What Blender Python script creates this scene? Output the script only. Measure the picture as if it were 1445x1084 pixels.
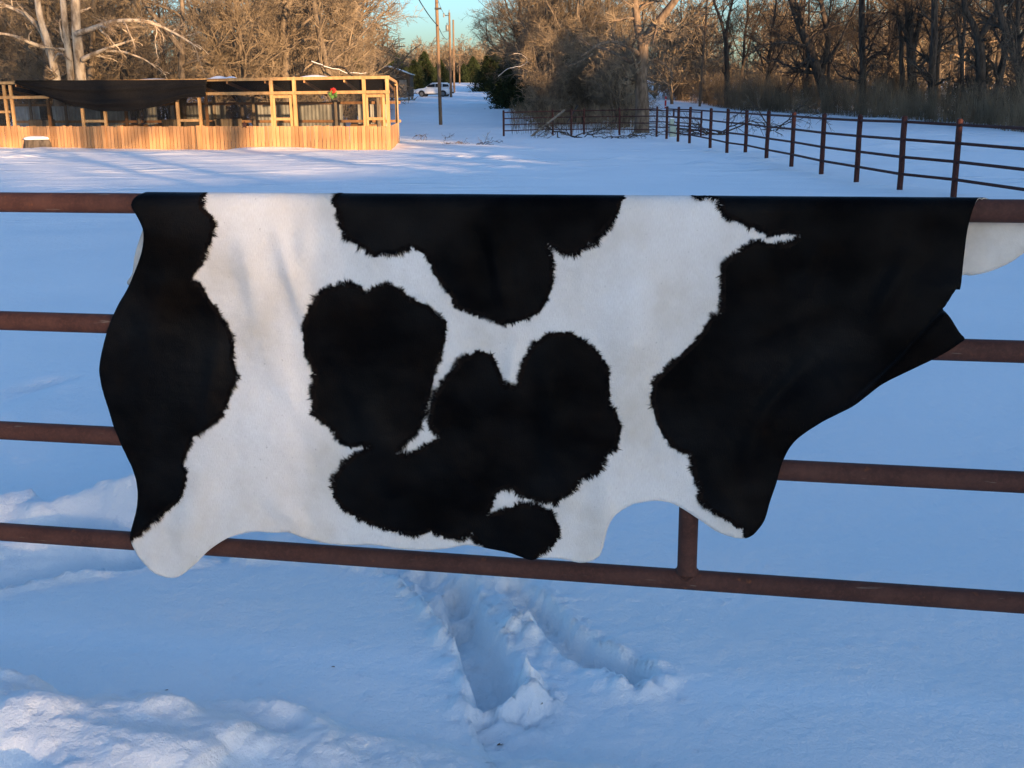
import bpy, math
import numpy as np
from mathutils import Matrix, Vector
from mathutils.geometry import delaunay_2d_cdt

rng = np.random.default_rng(7)
for o in list(bpy.data.objects):
    bpy.data.objects.remove(o)
scene = bpy.context.scene
COL = scene.collection
R = math.radians

# ------------------------------------------------------------------ camera
CAM_H = 1.75
PW, PH, FPX = 1445.0, 1084.0, 1548.37          # photograph frame and focal length in its pixels
PITCH, ROLL = 0.26262647, -0.01111307
cp_, sp_ = math.cos(PITCH), math.sin(PITCH)
FWD = np.array([0, cp_, -sp_])
c_, s_ = math.cos(ROLL), math.sin(ROLL)
RGT = c_ * np.array([1, 0, 0]) + s_ * np.array([0, sp_, cp_])
UPV = -s_ * np.array([1, 0, 0]) + c_ * np.array([0, sp_, cp_])
CAMP = np.array([0, 0, CAM_H])
cam_d = bpy.data.cameras.new('camera')
cam_d.sensor_width = 36.0
cam_d.sensor_fit = 'HORIZONTAL'
cam_d.lens = FPX / PW * 36.0
cam_d.clip_start = 0.05
cam_d.clip_end = 4000
cam = bpy.data.objects.new('camera', cam_d)
COL.objects.link(cam)
M = Matrix.Identity(4)
for i in range(3):
    M[i][0] = RGT[i]; M[i][1] = UPV[i]; M[i][2] = -FWD[i]; M[i][3] = CAMP[i]
cam.matrix_world = M
scene.camera = cam

# ------------------------------------------------------------------ sky and sun
SUN_EL = R(5.9)
SUN_AZ = R(31.0)                                # light travels 31 degrees left of the view direction
TDIR = np.array([-math.sin(SUN_AZ), math.cos(SUN_AZ)])   # horizontal travel of the light
NDIR = np.array([math.cos(SUN_AZ), math.sin(SUN_AZ)])    # across it
world = bpy.data.worlds.new('World')
scene.world = world
world.use_nodes = True
wn = world.node_tree
bg = wn.nodes['Background']
sky = wn.nodes.new('ShaderNodeTexSky')
sky.sky_type = 'NISHITA'
sky.sun_disc = False
sky.sun_elevation = SUN_EL
sky.sun_rotation = math.atan2(-TDIR[0], -TDIR[1])
sky.altitude = 200
sky.air_density = 0.9
sky.dust_density = 2.0
sky.ozone_density = 3.3
wn.links.new(sky.outputs[0], bg.inputs[0])
bg.inputs[1].default_value = 0.15
sun_d = bpy.data.lights.new('sun', 'SUN')
sun_d.energy = 5.0
sun_d.angle = R(0.5)
sun_d.color = (1.0, 0.63, 0.32)
sun = bpy.data.objects.new('sun', sun_d)
COL.objects.link(sun)
sun.rotation_euler = Vector((TDIR[0] * math.cos(SUN_EL), TDIR[1] * math.cos(SUN_EL), -math.sin(SUN_EL))).to_track_quat('-Z', 'Y').to_euler()
scene.view_settings.view_transform = 'Standard'
scene.view_settings.look = 'None'
scene.view_settings.gamma = 1.0
scene.view_settings.exposure = 1.65
scene.cycles.max_bounces = 6
scene.cycles.transparent_max_bounces = 6

# ------------------------------------------------------------------ noise
def _hash(ix, iy, seed):
    h = (ix.astype(np.int64) * 374761393 + iy.astype(np.int64) * 668265263 + seed * 974711) & 0xFFFFFFFF
    h = ((h ^ (h >> 13)) * 1274126177) & 0xFFFFFFFF
    h = h ^ (h >> 16)
    return (h & 0xFFFF) / 65535.0

def vnoise(x, y, seed=0):
    x = np.asarray(x, float); y = np.asarray(y, float)
    ix = np.floor(x); iy = np.floor(y)
    fx = x - ix; fy = y - iy
    fx = fx * fx * fx * (fx * (fx * 6 - 15) + 10); fy = fy * fy * fy * (fy * (fy * 6 - 15) + 10)
    a = _hash(ix, iy, seed); b = _hash(ix + 1, iy, seed); c = _hash(ix, iy + 1, seed); d = _hash(ix + 1, iy + 1, seed)
    return (a * (1 - fx) + b * fx) * (1 - fy) + (c * (1 - fx) + d * fx) * fy - 0.5

def fbm(x, y, seed=0, oct=4, lac=2.03, gain=0.5):
    s = 0; a = 1.0; t = 0
    for k in range(oct):
        s = s + a * vnoise(x * lac ** k + 13.7 * k, y * lac ** k - 7.1 * k, seed + k)
        t += a; a *= gain
    return s / t * 2

def sst(a, b, x):
    t = np.clip((x - a) / (b - a), 0, 1)
    return t * t * (3 - 2 * t)

# ------------------------------------------------------------------ terrain and rays
def macro(x, y):
    y = np.asarray(y, float)
    t = np.clip(y - 45, 0, None)
    t1 = np.clip(t, 0, 165)
    z = -0.005 * np.clip(y, 0, 45) - 0.005 * t1 + 0.000148 * t1 ** 2 + np.clip(t - 165, 0, 200) * 0.006
    return z

def ray(px, py):
    d = (px - PW / 2) * RGT - (py - PH / 2) * UPV + FPX * FWD
    return d / np.linalg.norm(d)

def ground(px, py):
    """point where the line of sight meets the terrain"""
    d = ray(px, py)
    lo, hi = 1.0, 2.0
    while hi < 900:
        p = CAMP + d * hi
        if p[2] < macro(p[0], p[1]): break
        lo = hi; hi *= 1.06
    for _ in range(40):
        m = (lo + hi) / 2
        p = CAMP + d * m
        if p[2] < macro(p[0], p[1]): hi = m
        else: lo = m
    p = CAMP + d * hi
    return np.array([p[0], p[1], float(macro(p[0], p[1]))])

def at_y(px, py, y):
    d = ray(px, py)
    return CAMP + d * (y / d[1])

def pix(P):
    P = np.atleast_2d(P) - CAMP
    w = P @ FWD
    return np.stack([PW / 2 + FPX * (P @ RGT) / w, PH / 2 - FPX * (P @ UPV) / w], 1)

# ------------------------------------------------------------------ object helpers
def put(o, label=None, cat=None, group=None, kind=None):
    if label: o['label'] = label
    if cat: o['category'] = cat
    if group: o['group'] = group
    if kind: o['kind'] = kind
    return o

def empty(name, loc, label, cat, group=None, rz=0.0):
    o = bpy.data.objects.new(name, None)
    o.empty_display_size = 0.2
    o.location = loc
    o.rotation_euler = (0, 0, rz)
    COL.objects.link(o)
    return put(o, label, cat, group)

def mesh(name, V, F, mat=None, smooth=False):
    V = np.asarray(V, np.float32).reshape(-1, 3)
    me = bpy.data.meshes.new(name)
    if isinstance(F, np.ndarray):
        n, k = F.shape
        me.vertices.add(len(V)); me.vertices.foreach_set('co', V.ravel())
        me.loops.add(n * k); me.loops.foreach_set('vertex_index', F.astype(np.int32).ravel())
        me.polygons.add(n)
        me.polygons.foreach_set('loop_start', np.arange(0, n * k, k, dtype=np.int32))
    else:
        me.from_pydata(V.tolist(), [], [list(map(int, f)) for f in F])
    me.polygons.foreach_set('use_smooth', np.full(len(me.polygons), smooth, bool))
    if mat is not None:
        for m in (mat if isinstance(mat, (list, tuple)) else [mat]): me.materials.append(m)
    me.update(calc_edges=True)
    me.validate()
    return me

def obj(name, me, parent=None, loc=(0, 0, 0), rot=(0, 0, 0), sc=(1, 1, 1)):
    o = bpy.data.objects.new(name, me)
    COL.objects.link(o)
    if parent is not None: o.parent = parent
    o.location = loc; o.rotation_euler = rot; o.scale = sc
    return o

def wpart(name, V, F, mat, parent, smooth=False):
    """a part given in world coordinates under an unrotated parent"""
    off = np.array(parent.location) if parent is not None else 0
    return obj(name, mesh(name, np.asarray(V, float) - off, F, mat, smooth), parent)

def box(c, s, rz=0.0, bevel=0.0):
    """rounded-edge box as verts and faces; c centre, s full size"""
    hx, hy, hz = s[0] / 2, s[1] / 2, s[2] / 2
    b = min(bevel, hx * .9, hy * .9, hz * .9)
    if b <= 0:
        V = np.array([[x, y, z] for x in (-hx, hx) for y in (-hy, hy) for z in (-hz, hz)])
        F = [(0, 1, 3, 2), (4, 6, 7, 5), (0, 4, 5, 1), (2, 3, 7, 6), (0, 2, 6, 4), (1, 5, 7, 3)]
    else:
        V = []; 
        for z, ins in ((-hz, b), (-hz + b, 0), (hz - b, 0), (hz, b)):
            ax, ay = hx - ins, hy - ins
            bx, by = hx - max(ins, 0) - (b if ins == 0 else 0), hy - (b if ins == 0 else ins)
            if ins == 0:
                V += [(-hx, -hy + b, z), (-hx + b, -hy, z), (hx - b, -hy, z), (hx, -hy + b, z), (hx, hy - b, z), (hx - b, hy, z), (-hx + b, hy, z), (-hx, hy - b, z)]
            else:
                V += [(-hx + b, -hy + b, z), (-hx + b, -hy + b, z), (hx - b, -hy + b, z), (hx - b, -hy + b, z), (hx - b, hy - b, z), (hx - b, hy - b, z), (-hx + b, hy - b, z), (-hx + b, hy - b, z)]
        F = []
        for r in range(3):
            for k in range(8):
                F.append((r * 8 + k, r * 8 + (k + 1) % 8, (r + 1) * 8 + (k + 1) % 8, (r + 1) * 8 + k))
        F.append(tuple(range(7, -1, -1))); F.append(tuple(range(24, 32)))
        V = np.array(V)
    c0, s0 = math.cos(rz), math.sin(rz)
    V = np.stack([V[:, 0] * c0 - V[:, 1] * s0, V[:, 0] * s0 + V[:, 1] * c0, V[:, 2]], 1) + np.asarray(c)
    return V, F

def joinvf(parts):
    VV = []; FF = []; n = 0
    for V, F in parts:
        V = np.asarray(V); VV.append(V)
        FF += [tuple(int(i) + n for i in f) for f in F]; n += len(V)
    return np.concatenate(VV), FF

def beam(a, b, w, d, up=(0, 0, 1)):
    """rectangular bar from a to b, w across and d along up"""
    a = np.asarray(a, float); b = np.asarray(b, float)
    t = (b - a) / np.linalg.norm(b - a)
    u = np.asarray(up, float); u = u - t * (u @ t)
    if np.linalg.norm(u) < 1e-4: u = np.array([0, 1., 0]) - t * t[1]
    u /= np.linalg.norm(u); s = np.cross(t, u)
    V = [p + s * w / 2 * i + u * d / 2 * j for p in (a, b) for i, j in ((-1, -1), (1, -1), (1, 1), (-1, 1))]
    return np.array(V), [(3, 2, 1, 0), (4, 5, 6, 7), (0, 1, 5, 4), (1, 2, 6, 5), (2, 3, 7, 6), (3, 0, 4, 7)]

def tubes(P, Rr, S=6):
    """P (N,K,3), Rr (N,K) -> verts, quads for all the tubes at once"""
    P = np.asarray(P, float); Rr = np.asarray(Rr, float)
    N, K, _ = P.shape
    T = np.gradient(P, axis=1)
    T /= np.linalg.norm(T, axis=2, keepdims=True) + 1e-9
    m = T.mean(1)
    ref = np.eye(3)[np.argmin(np.abs(m), axis=1)][:, None, :]
    A = np.cross(T, np.broadcast_to(ref, T.shape)); A /= np.linalg.norm(A, axis=2, keepdims=True) + 1e-9
    B = np.cross(T, A)
    th = np.arange(S) * 2 * np.pi / S
    V = P[:, :, None, :] + Rr[:, :, None, None] * (np.cos(th)[None, None, :, None] * A[:, :, None, :] + np.sin(th)[None, None, :, None] * B[:, :, None, :])
    idx = np.arange(N * K * S).reshape(N, K, S)
    a = idx[:, :-1, :]; b = np.roll(a, -1, axis=2); d = idx[:, 1:, :]; c = np.roll(d, -1, axis=2)
    F = np.stack([a, b, c, d], -1).reshape(-1, 4)
    return V.reshape(-1, 3), F

def cat_vf(parts):
    VV = []; FF = []; n = 0
    for V, F in parts:
        VV.append(V); FF.append(F + n); n += len(V)
    return np.concatenate(VV), np.concatenate(FF)

def pipe(a, b, r, S=16, n=2, cap=True, wob=0.0):
    a = np.asarray(a, float); b = np.asarray(b, float)
    t = np.linspace(0, 1, n)[:, None]
    P = a + (b - a) * t
    if wob: P = P + np.stack([np.zeros(n), np.zeros(n), wob * np.sin(np.pi * t[:, 0])], 1)
    V, F = tubes(P[None], np.full((1, n), r), S)
    F = [tuple(f) for f in F]
    if cap:
        F.append(tuple(range(S - 1, -1, -1))); F.append(tuple(range((n - 1) * S, n * S)))
    return V, F

# ------------------------------------------------------------------ materials
def new_mat(name, rough=0.8, spec=0.3):
    m = bpy.data.materials.new(name)
    m.use_nodes = True
    b = m.node_tree.nodes['Principled BSDF']
    b.inputs['Roughness'].default_value = rough
    b.inputs['Specular IOR Level'].default_value = spec
    return m, m.node_tree, b

def N(nt, t, **kw):
    n = nt.nodes.new(t)
    for k, v in kw.items(): setattr(n, k, v)
    return n

def tex_noise(nt, vec, scale, detail=4, rough=0.6, dist=0.0):
    n = N(nt, 'ShaderNodeTexNoise')
    n.inputs['Scale'].default_value = scale; n.inputs['Detail'].default_value = detail
    n.inputs['Roughness'].default_value = rough; n.inputs['Distortion'].default_value = dist
    if vec is not None: nt.links.new(vec, n.inputs['Vector'])
    return n.outputs['Fac']

def ramp(nt, fac, stops):
    n = N(nt, 'ShaderNodeValToRGB')
    e = n.color_ramp.elements
    e[0].position, e[0].color = stops[0][0], (*stops[0][1], 1)
    e[1].position, e[1].color = stops[-1][0], (*stops[-1][1], 1)
    for p, c in stops[1:-1]:
        x = e.new(p); x.color = (*c, 1)
    nt.links.new(fac, n.inputs[0])
    return n.outputs[0]

def mapping(nt, coord='Object', scale=(1, 1, 1), rot=(0, 0, 0)):
    tc = N(nt, 'ShaderNodeTexCoord'); mp = N(nt, 'ShaderNodeMapping')
    mp.inputs['Scale'].default_value = scale; mp.inputs['Rotation'].default_value = rot
    nt.links.new(tc.outputs[coord], mp.inputs['Vector'])
    return mp.outputs[0]

def math_n(nt, op, a, b=None, clamp=False):
    n = N(nt, 'ShaderNodeMath', operation=op); n.use_clamp = clamp
    for i, v in enumerate((a, b)):
        if v is None: continue
        if isinstance(v, (int, float)): n.inputs[i].default_value = v
        else: nt.links.new(v, n.inputs[i])
    return n.outputs[0]

def mixc(nt, fac, a, b):
    n = N(nt, 'ShaderNodeMix', data_type='RGBA')
    for s, v in ((n.inputs[0], fac), (n.inputs[6], a), (n.inputs[7], b)):
        if isinstance(v, (int, float)): s.default_value = v
        elif isinstance(v, tuple): s.default_value = (*v, 1)
        else: nt.links.new(v, s)
    return n.outputs[2]

def bump(nt, b, h, strength=0.3, dist=0.01):
    n = N(nt, 'ShaderNodeBump')
    n.inputs['Strength'].default_value = strength; n.inputs['Distance'].default_value = dist
    nt.links.new(h, n.inputs['Height']); nt.links.new(n.outputs[0], b.inputs['Normal'])
    return n

def noisy(name, c1, c2, scale=(4, 4, 4), rough=0.85, spec=0.2, detail=5, bstr=0.0, bdist=0.01, lo=0.35, hi=0.65, coord='Object', metal=0.0, rnd=0.0):
    m, nt, b = new_mat(name, rough, spec)
    v = mapping(nt, coord, scale)
    f = tex_noise(nt, v, 1.0, detail)
    c = ramp(nt, f, [(lo, c1), (hi, c2)])
    if rnd:
        oi = N(nt, 'ShaderNodeObjectInfo')
        k = math_n(nt, 'MULTIPLY_ADD', oi.outputs['Random'], rnd); nt.nodes[-1].inputs[2].default_value = 1 - rnd / 2
        mx = N(nt, 'ShaderNodeVectorMath', operation='SCALE')
        nt.links.new(c, mx.inputs[0]); nt.links.new(k, mx.inputs['Scale']); c = mx.outputs[0]
    nt.links.new(c, b.inputs['Base Color'])
    b.inputs['Metallic'].default_value = metal
    if bstr: bump(nt, b, f, bstr, bdist)
    return m

# snow
def snow_material():
    m, nt, b = new_mat('snow', 0.62, 0.25)
    v = mapping(nt, 'Object')
    big = tex_noise(nt, v, 0.35, 3)
    c = ramp(nt, big, [(0.3, (0.83, 0.84, 0.85)), (0.7, (0.90, 0.90, 0.90))])
    nt.links.new(c, b.inputs['Base Color'])
    g = tex_noise(nt, v, 160.0, 3, 0.7)
    mid = tex_noise(nt, v, 14.0, 4, 0.6)
    # wind-crust ridges, drawn out across the field
    vr = mapping(nt, 'Object', (0.30, 0.95, 1.0), (0, 0, R(10)))
    rid = tex_noise(nt, vr, 1.0, 4, 0.6, 0.5)
    va = mapping(nt, 'Object', (0.07, 0.13, 1.0), (0, 0, R(8)))
    area = ramp(nt, tex_noise(nt, va, 1.0, 3), [(0.40, (0, 0, 0)), (0.60, (1, 1, 1))])
    tc = N(nt, 'ShaderNodeTexCoord'); sp = N(nt, 'ShaderNodeSeparateXYZ'); nt.links.new(tc.outputs['Object'], sp.inputs[0])
    far = N(nt, 'ShaderNodeMapRange'); far.inputs['From Min'].default_value = 9; far.inputs['From Max'].default_value = 24
    nt.links.new(sp.outputs['Y'], far.inputs['Value'])
    sharp = ramp(nt, rid, [(0.48, (0, 0, 0)), (0.62, (0.45, 0.45, 0.45)), (0.66, (1, 1, 1))])
    ridge = math_n(nt, 'MULTIPLY', math_n(nt, 'MULTIPLY', sharp, math_n(nt, 'ADD', area, 0.3)), far.outputs[0])
    h = math_n(nt, 'ADD', math_n(nt, 'MULTIPLY', g, 0.0026), math_n(nt, 'MULTIPLY', mid, 0.016))
    h = math_n(nt, 'ADD', h, math_n(nt, 'MULTIPLY', ridge, 0.12))
    bump(nt, b, h, 1.0, 1.0)
    return m
SNOW = snow_material()
m_, nt_, b_ = new_mat('packed_snow', 0.6, 0.25)
v_ = mapping(nt_, 'Object', (6, 6, 6)); f_ = tex_noise(nt_, v_, 1.0)
b_.inputs['Base Color'].default_value = (0.87, 0.88, 0.91, 1); bump(nt_, b_, f_, 0.4, 0.02)
SNOWCAP = m_

def rust_material(name, c1=(0.046, 0.019, 0.0145), c2=(0.092, 0.040, 0.029), c3=(0.19, 0.065, 0.025)):
    m, nt, b = new_mat(name, 0.7, 0.18)
    v = mapping(nt, 'Object', (1, 1, 1))
    a = tex_noise(nt, v, 9.0, 6, 0.65)
    s = tex_noise(nt, v, 95.0, 5, 0.7)
    sp = tex_noise(nt, v, 26.0, 3, 0.5)
    c = ramp(nt, a, [(0.3, c1), (0.7, c2)])
    c = mixc(nt, ramp(nt, s, [(0.45, (0, 0, 0)), (0.75, (0.55, 0.55, 0.55))]), c, tuple(x * 1.5 for x in c2))
    c = mixc(nt, ramp(nt, sp, [(0.68, (0, 0, 0)), (0.76, (0.8, 0.8, 0.8))]), c, c3)
    vs = mapping(nt, 'Object', (2.2, 40, 90)); sc_ = tex_noise(nt, vs, 1.0, 3, 0.5)
    c = mixc(nt, ramp(nt, sc_, [(0.70, (0, 0, 0)), (0.74, (0.55,) * 3)]), c, (0.20, 0.16, 0.13))
    nt.links.new(c, b.inputs['Base Color'])
    nt.links.new(ramp(nt, s, [(0.3, (0.6,) * 3), (0.7, (0.85,) * 3)]), b.inputs['Roughness'])
    bump(nt, b, s, 0.35, 0.002)
    return m
RUST = rust_material('rusty_pipe')
RUST_FAR = rust_material('rusty_fence_pipe', (0.035, 0.013, 0.011), (0.075, 0.026, 0.020), (0.13, 0.05, 0.03))
WOOD_NEW = noisy('pine_board', (0.33, 0.165, 0.075), (0.47, 0.265, 0.125), (9, 9, 1.3), 0.8, 0.2, 5, 0.3, 0.004, rnd=0.55)
WOOD_POST = noisy('pine_post', (0.30, 0.175, 0.075), (0.44, 0.275, 0.125), (9, 9, 1.3), 0.8, 0.2, 5, 0.3, 0.004, rnd=0.2)
WOOD_OLD = noisy('weathered_board', (0.16, 0.13, 0.10), (0.30, 0.25, 0.19), (12, 12, 1.5), 0.9, 0.1, 5, rnd=0.3)
WOOD_DARK = noisy('brown_cabin_board', (0.06, 0.042, 0.03), (0.11, 0.08, 0.055), (8, 8, 1.2), 0.9, 0.1, 4, rnd=0.35)
POLE_WOOD = noisy('utility_pole_wood', (0.11, 0.075, 0.05), (0.19, 0.13, 0.085), (9, 9, 0.8), 0.9, 0.1, 4)
CLOTH = noisy('black_shade_cloth', (0.008, 0.008, 0.0085), (0.018, 0.017, 0.017), (30, 30, 30), 0.9, 0.05, 3)
GALV = noisy('galvanized_sheet', (0.30, 0.31, 0.30), (0.46, 0.47, 0.44), (5, 5, 1), 0.5, 0.5, 4, rnd=0.3)
DARK = noisy('dark_metal', (0.012, 0.012, 0.014), (0.03, 0.03, 0.033), (9, 9, 9), 0.6, 0.4, 3)
GREYM = noisy('transformer_grey', (0.10, 0.11, 0.115), (0.16, 0.17, 0.175), (9, 9, 9), 0.5, 0.5, 3)
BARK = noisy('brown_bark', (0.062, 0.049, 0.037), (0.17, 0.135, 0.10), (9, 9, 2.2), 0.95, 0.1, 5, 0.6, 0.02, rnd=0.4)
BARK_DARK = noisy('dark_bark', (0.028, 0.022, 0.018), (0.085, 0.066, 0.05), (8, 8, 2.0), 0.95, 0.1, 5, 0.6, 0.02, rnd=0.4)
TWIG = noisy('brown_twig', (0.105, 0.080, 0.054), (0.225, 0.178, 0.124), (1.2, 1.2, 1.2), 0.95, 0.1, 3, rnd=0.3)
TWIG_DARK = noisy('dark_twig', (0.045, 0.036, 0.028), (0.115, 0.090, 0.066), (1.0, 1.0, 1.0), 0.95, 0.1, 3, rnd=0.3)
BARK_PALE = noisy('pale_sycamore_bark', (0.17, 0.125, 0.085), (0.44, 0.37, 0.285), (4, 4, 1.6), 0.9, 0.15, 5, 0.4, 0.02, 0.36, 0.58)
TWIG_PALE = noisy('pale_twig', (0.17, 0.12, 0.08), (0.30, 0.23, 0.16), (2, 2, 2), 0.95, 0.1, 3)
CEDAR = noisy('cedar_foliage', (0.014, 0.022, 0.010), (0.036, 0.048, 0.020), (1.6, 1.6, 1.6), 0.9, 0.1, 4, rnd=0.4)
WEED = noisy('dry_weed', (0.10, 0.072, 0.046), (0.24, 0.18, 0.115), (0.7, 0.7, 0.7), 0.95, 0.1, 4)

# ------------------------------------------------------------------ gate frame in space
GPSI = -0.18971473
GD = 3.07940867
GDIR = np.array([math.cos(GPSI), math.sin(GPSI), 0.0])
GNRM = np.array([math.sin(GPSI), -math.cos(GPSI), 0.0])      # towards the camera
RAILZ = [CAM_H - 0.31642, CAM_H - 0.68538, CAM_H - 1.04928, CAM_H - 1.40597]
G0 = np.array([0, GD, 0.0])
PR = 0.030

def gate_uv(px, py, off):
    """line of sight onto the vertical plane `off` in front of the gate -> (u along gate, z)"""
    d = ray(px, py)
    P0 = G0 + GNRM * off
    t = ((P0 - CAMP) @ GNRM) / (d @ GNRM)
    p = CAMP + d * t
    return (p - P0) @ GDIR, p[2]

# ------------------------------------------------------------------ snow ground
def g2(px, py):
    p = ground(px, py); return p[:2]

def seg_dist(X, Y, pts):
    """distance to a polyline and parameter (0..1) and side along it"""
    best = np.full(X.shape, 1e9); par = np.zeros(X.shape); side = np.zeros(X.shape)
    pts = np.asarray(pts, float)
    L = np.concatenate([[0], np.cumsum(np.linalg.norm(np.diff(pts, axis=0), axis=1))])
    for i in range(len(pts) - 1):
        a, b = pts[i], pts[i + 1]; ab = b - a; l2 = ab @ ab
        t = np.clip(((X - a[0]) * ab[0] + (Y - a[1]) * ab[1]) / l2, 0, 1)
        dx = X - a[0] - t * ab[0]; dy = Y - a[1] - t * ab[1]
        d = np.hypot(dx, dy); m = d < best
        best = np.where(m, d, best); par = np.where(m, (L[i] + t * math.sqrt(l2)) / L[-1], par)
        side = np.where(m, np.sign(ab[0] * dy - ab[1] * dx), side)
    return best, par, side

def micro(X, Y):
    Z = 0.05 * fbm(X * 0.16, Y * 0.3, 3, 3) * sst(6, 14, Y) + 0.026 * fbm(X * 0.8, Y * 1.1, 11, 3)
    q = fbm(X * 0.34 + 0.25 * Y, Y * 0.75 - 0.08 * X, 21, 4, 2.1, 0.6)          # wind crust, broken and scuffed
    ar = sst(-0.15, 0.35, fbm(X * 0.09, Y * 0.16, 23, 2)) + 0.35
    Z = Z + sst(13, 21, Y) * sst(60, 40, Y) * ar * 0.06 * sst(0.02, 0.42, q)
    near = (np.abs(X) < 4.5) & (Y > 1.2) & (Y < 9)
    x = X[near]; y = Y[near]
    z = np.zeros_like(x)
    jx = x + 0.022 * fbm(x * 9, y * 9, 31, 3); jy = y + 0.022 * fbm(x * 9 + 40, y * 9, 32, 3)
    # smooth crust slab, edged by a rim; trampled and lower beyond it
    rim = [g2(*p) for p in ((-120, 850), (0, 836), (100, 817), (220, 800), (330, 791), (450, 787), (530, 800), (590, 845), (632, 900), (655, 950), (668, 1000))]
    d, t, s = seg_dist(jx, jy, rim)
    tram = (s > 0) * np.exp(-np.clip(d - 0.02, 0, None) / 0.35)
    lump = fbm(x * 14, y * 14, 41, 4)
    z += -0.075 * (s > 0) * sst(0.0, 0.05, d) * np.exp(-np.clip(d - .10, 0, None) / 0.16) * (0.6 + 0.8 * vnoise(x * 3, y * 3, 9) + .4)
    z += 0.030 * np.exp(-(d / 0.035) ** 2) * (0.6 + fbm(x * 16, y * 16, 43, 3))
    z += tram * (0.030 * lump + 0.016 * np.abs(fbm(x * 34, y * 34, 45, 3)))
    # ruts running along the gate at left
    for (pts, dep, w) in (([(-120, 822), (0, 806), (110, 790), (210, 775), (300, 770)], -0.06, 0.06),
                          ([(-120, 790), (20, 776), (120, 762), (220, 755)], 0.05, 0.06),
                          ([(-120, 760), (0, 756), (80, 741), (190, 742), (330, 745)], -0.09, 0.09),
                          ([(30, 742), (90, 724), (140, 716), (200, 716), (300, 720)], 0.12, 0.10),
                          ([(-60, 735), (0, 725), (60, 716)], 0.07, 0.07),
                          ([(0, 556), (60, 542), (110, 532)], -0.05, 0.07)):
        dd, tt, ss = seg_dist(jx, jy, [g2(*p) for p in pts])
        z += dep * np.exp(-(dd / w) ** 2) * (1 + 0.7 * fbm(x * 6, y * 6, 51, 3)) * sst(0, .12, tt) * sst(1, .85, tt)
    # boot troughs
    def trough(pts, dep, w, ends=0.10):
        nonlocal z
        P = [g2(px, py) for px, py in pts]
        dd, tt, ss = seg_dist(jx, jy, P)
        ww = np.interp(tt, np.linspace(0, 1, len(w)), w); de = np.interp(tt, np.linspace(0, 1, len(dep)), dep)
        prof = 1 - sst(ww * 0.45, ww * 1.15, dd)
        de = de * 0.62
        z += -de * prof * (1 + 0.22 * lump) + 0.012 * fbm(x * 40, y * 40, 73, 3) * np.exp(-(dd / (ww * 2)) ** 2)
        z += 0.035 * np.exp(-((dd - ww * 1.3) / 0.05) ** 2) * (0.7 + 1.2 * fbm(x * 15, y * 15, 71, 3)) * (de / max(dep))
    trough([(640, 812), (652, 845), (664, 880), (684, 925), (698, 968)], [0.08, 0.17, 0.12, 0.17, 0.24], [0.05, 0.07, 0.075, 0.085, 0.085])
    trough([(722, 818), (750, 845), (790, 885), (835, 920), (898, 950)], [0.06, 0.14, 0.12, 0.14, 0.19], [0.055, 0.062, 0.066, 0.064, 0.06])
    trough([(600, 790), (628, 806), (650, 818)], [0.06, 0.09, 0.06], [0.07, 0.08, 0.07])
    # spill of crumbs round the holes
    for (px, py, r, h) in ((716, 985, 0.12, 0.05), (742, 965, 0.08, 0.05), (735, 880, 0.10, 0.04), (900, 965, 0.09, 0.03)):
        c = g2(px, py); q = np.exp(-(((x - c[0]) ** 2 + (y - c[1]) ** 2) / r ** 2))
        z += h * q * (0.8 + 1.6 * fbm(x * 22, y * 22, 77, 3))
    # shovelled bank in the foreground
    edge = [g2(*p) for p in ((-160, 1010), (0, 1004), (60, 1002), (130, 992), (190, 984), (260, 990), (380, 990), (450, 1000), (520, 1030), (600, 1040), (680, 1046), (760, 1062), (860, 1060), (1000, 1100))]
    dd, tt, ss = seg_dist(jx, jy, edge)
    inside = (ss < 0)
    hgt = np.interp(tt, [0, .1, .3, .5, .6, .8, 1], [.15, .17, .18, .15, .10, .08, .05])
    body = sst(0.0, 0.13, dd) * inside
    lum1 = 0.5 + fbm(x * 3.4, y * 4.2, 81, 2); lum2 = fbm(x * 13, y * 13, 83, 4)
    z += body * (hgt * (0.45 + 0.75 * np.clip(lum1, 0, 1.2)) + 0.016 * lum2 + 0.007 * fbm(x * 45, y * 45, 85, 2))
    z += np.exp(-(dd / .06) ** 2) * (1 - inside) * 0.012 * np.clip(fbm(x * 30, y * 30, 87, 2), 0, 1)
    # crumbs scattered on the crust
    z += 0.012 * np.clip(fbm(x * 24, y * 24, 91, 2) - 0.62, 0, 1) * 2 * sst(5, 3, y)
    Z[near] += z
    return Z

def axis(fine_lo, fine_hi, step, lo, hi, g, cap=1e9, hold=0.0):
    a = list(np.arange(fine_lo, fine_hi + 1e-6, step))
    s = step; v = a[-1]; up = []
    while v < hi: s = s * g if v > hold else min(s * g, max(cap, step)); v += s; up.append(v)
    s = step; v = a[0]; dn = []
    while v > lo: s = s * g if v < -abs(hold) else min(s * g, max(cap, step)); v -= s; dn.append(v)
    return np.array(dn[::-1] + a + up)
gx = axis(-1.75, 1.45, 0.0145, -1500, 1500, 1.055, 0.38, 20)
gy = axis(2.15, 5.0, 0.0135, -300, 2500, 1.045, 0.26, 40)
gy = np.concatenate([axis(2.15, 5.0, 0.0135, -300, 6, 1.06), gy[gy > 6.6]])
gy = np.unique(np.round(gy, 4))
GX, GY = np.meshgrid(gx, gy)
GZ = macro(GX, GY) + micro(GX, GY)
nx, ny = len(gx), len(gy)
ii = np.arange(nx * ny).reshape(ny, nx)
GF = np.stack([ii[:-1, :-1], ii[:-1, 1:], ii[1:, 1:], ii[1:, :-1]], -1).reshape(-1, 4)
o = obj('snow_ground', mesh('snow_ground', np.stack([GX, GY, GZ], -1), GF, SNOW, True))
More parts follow.
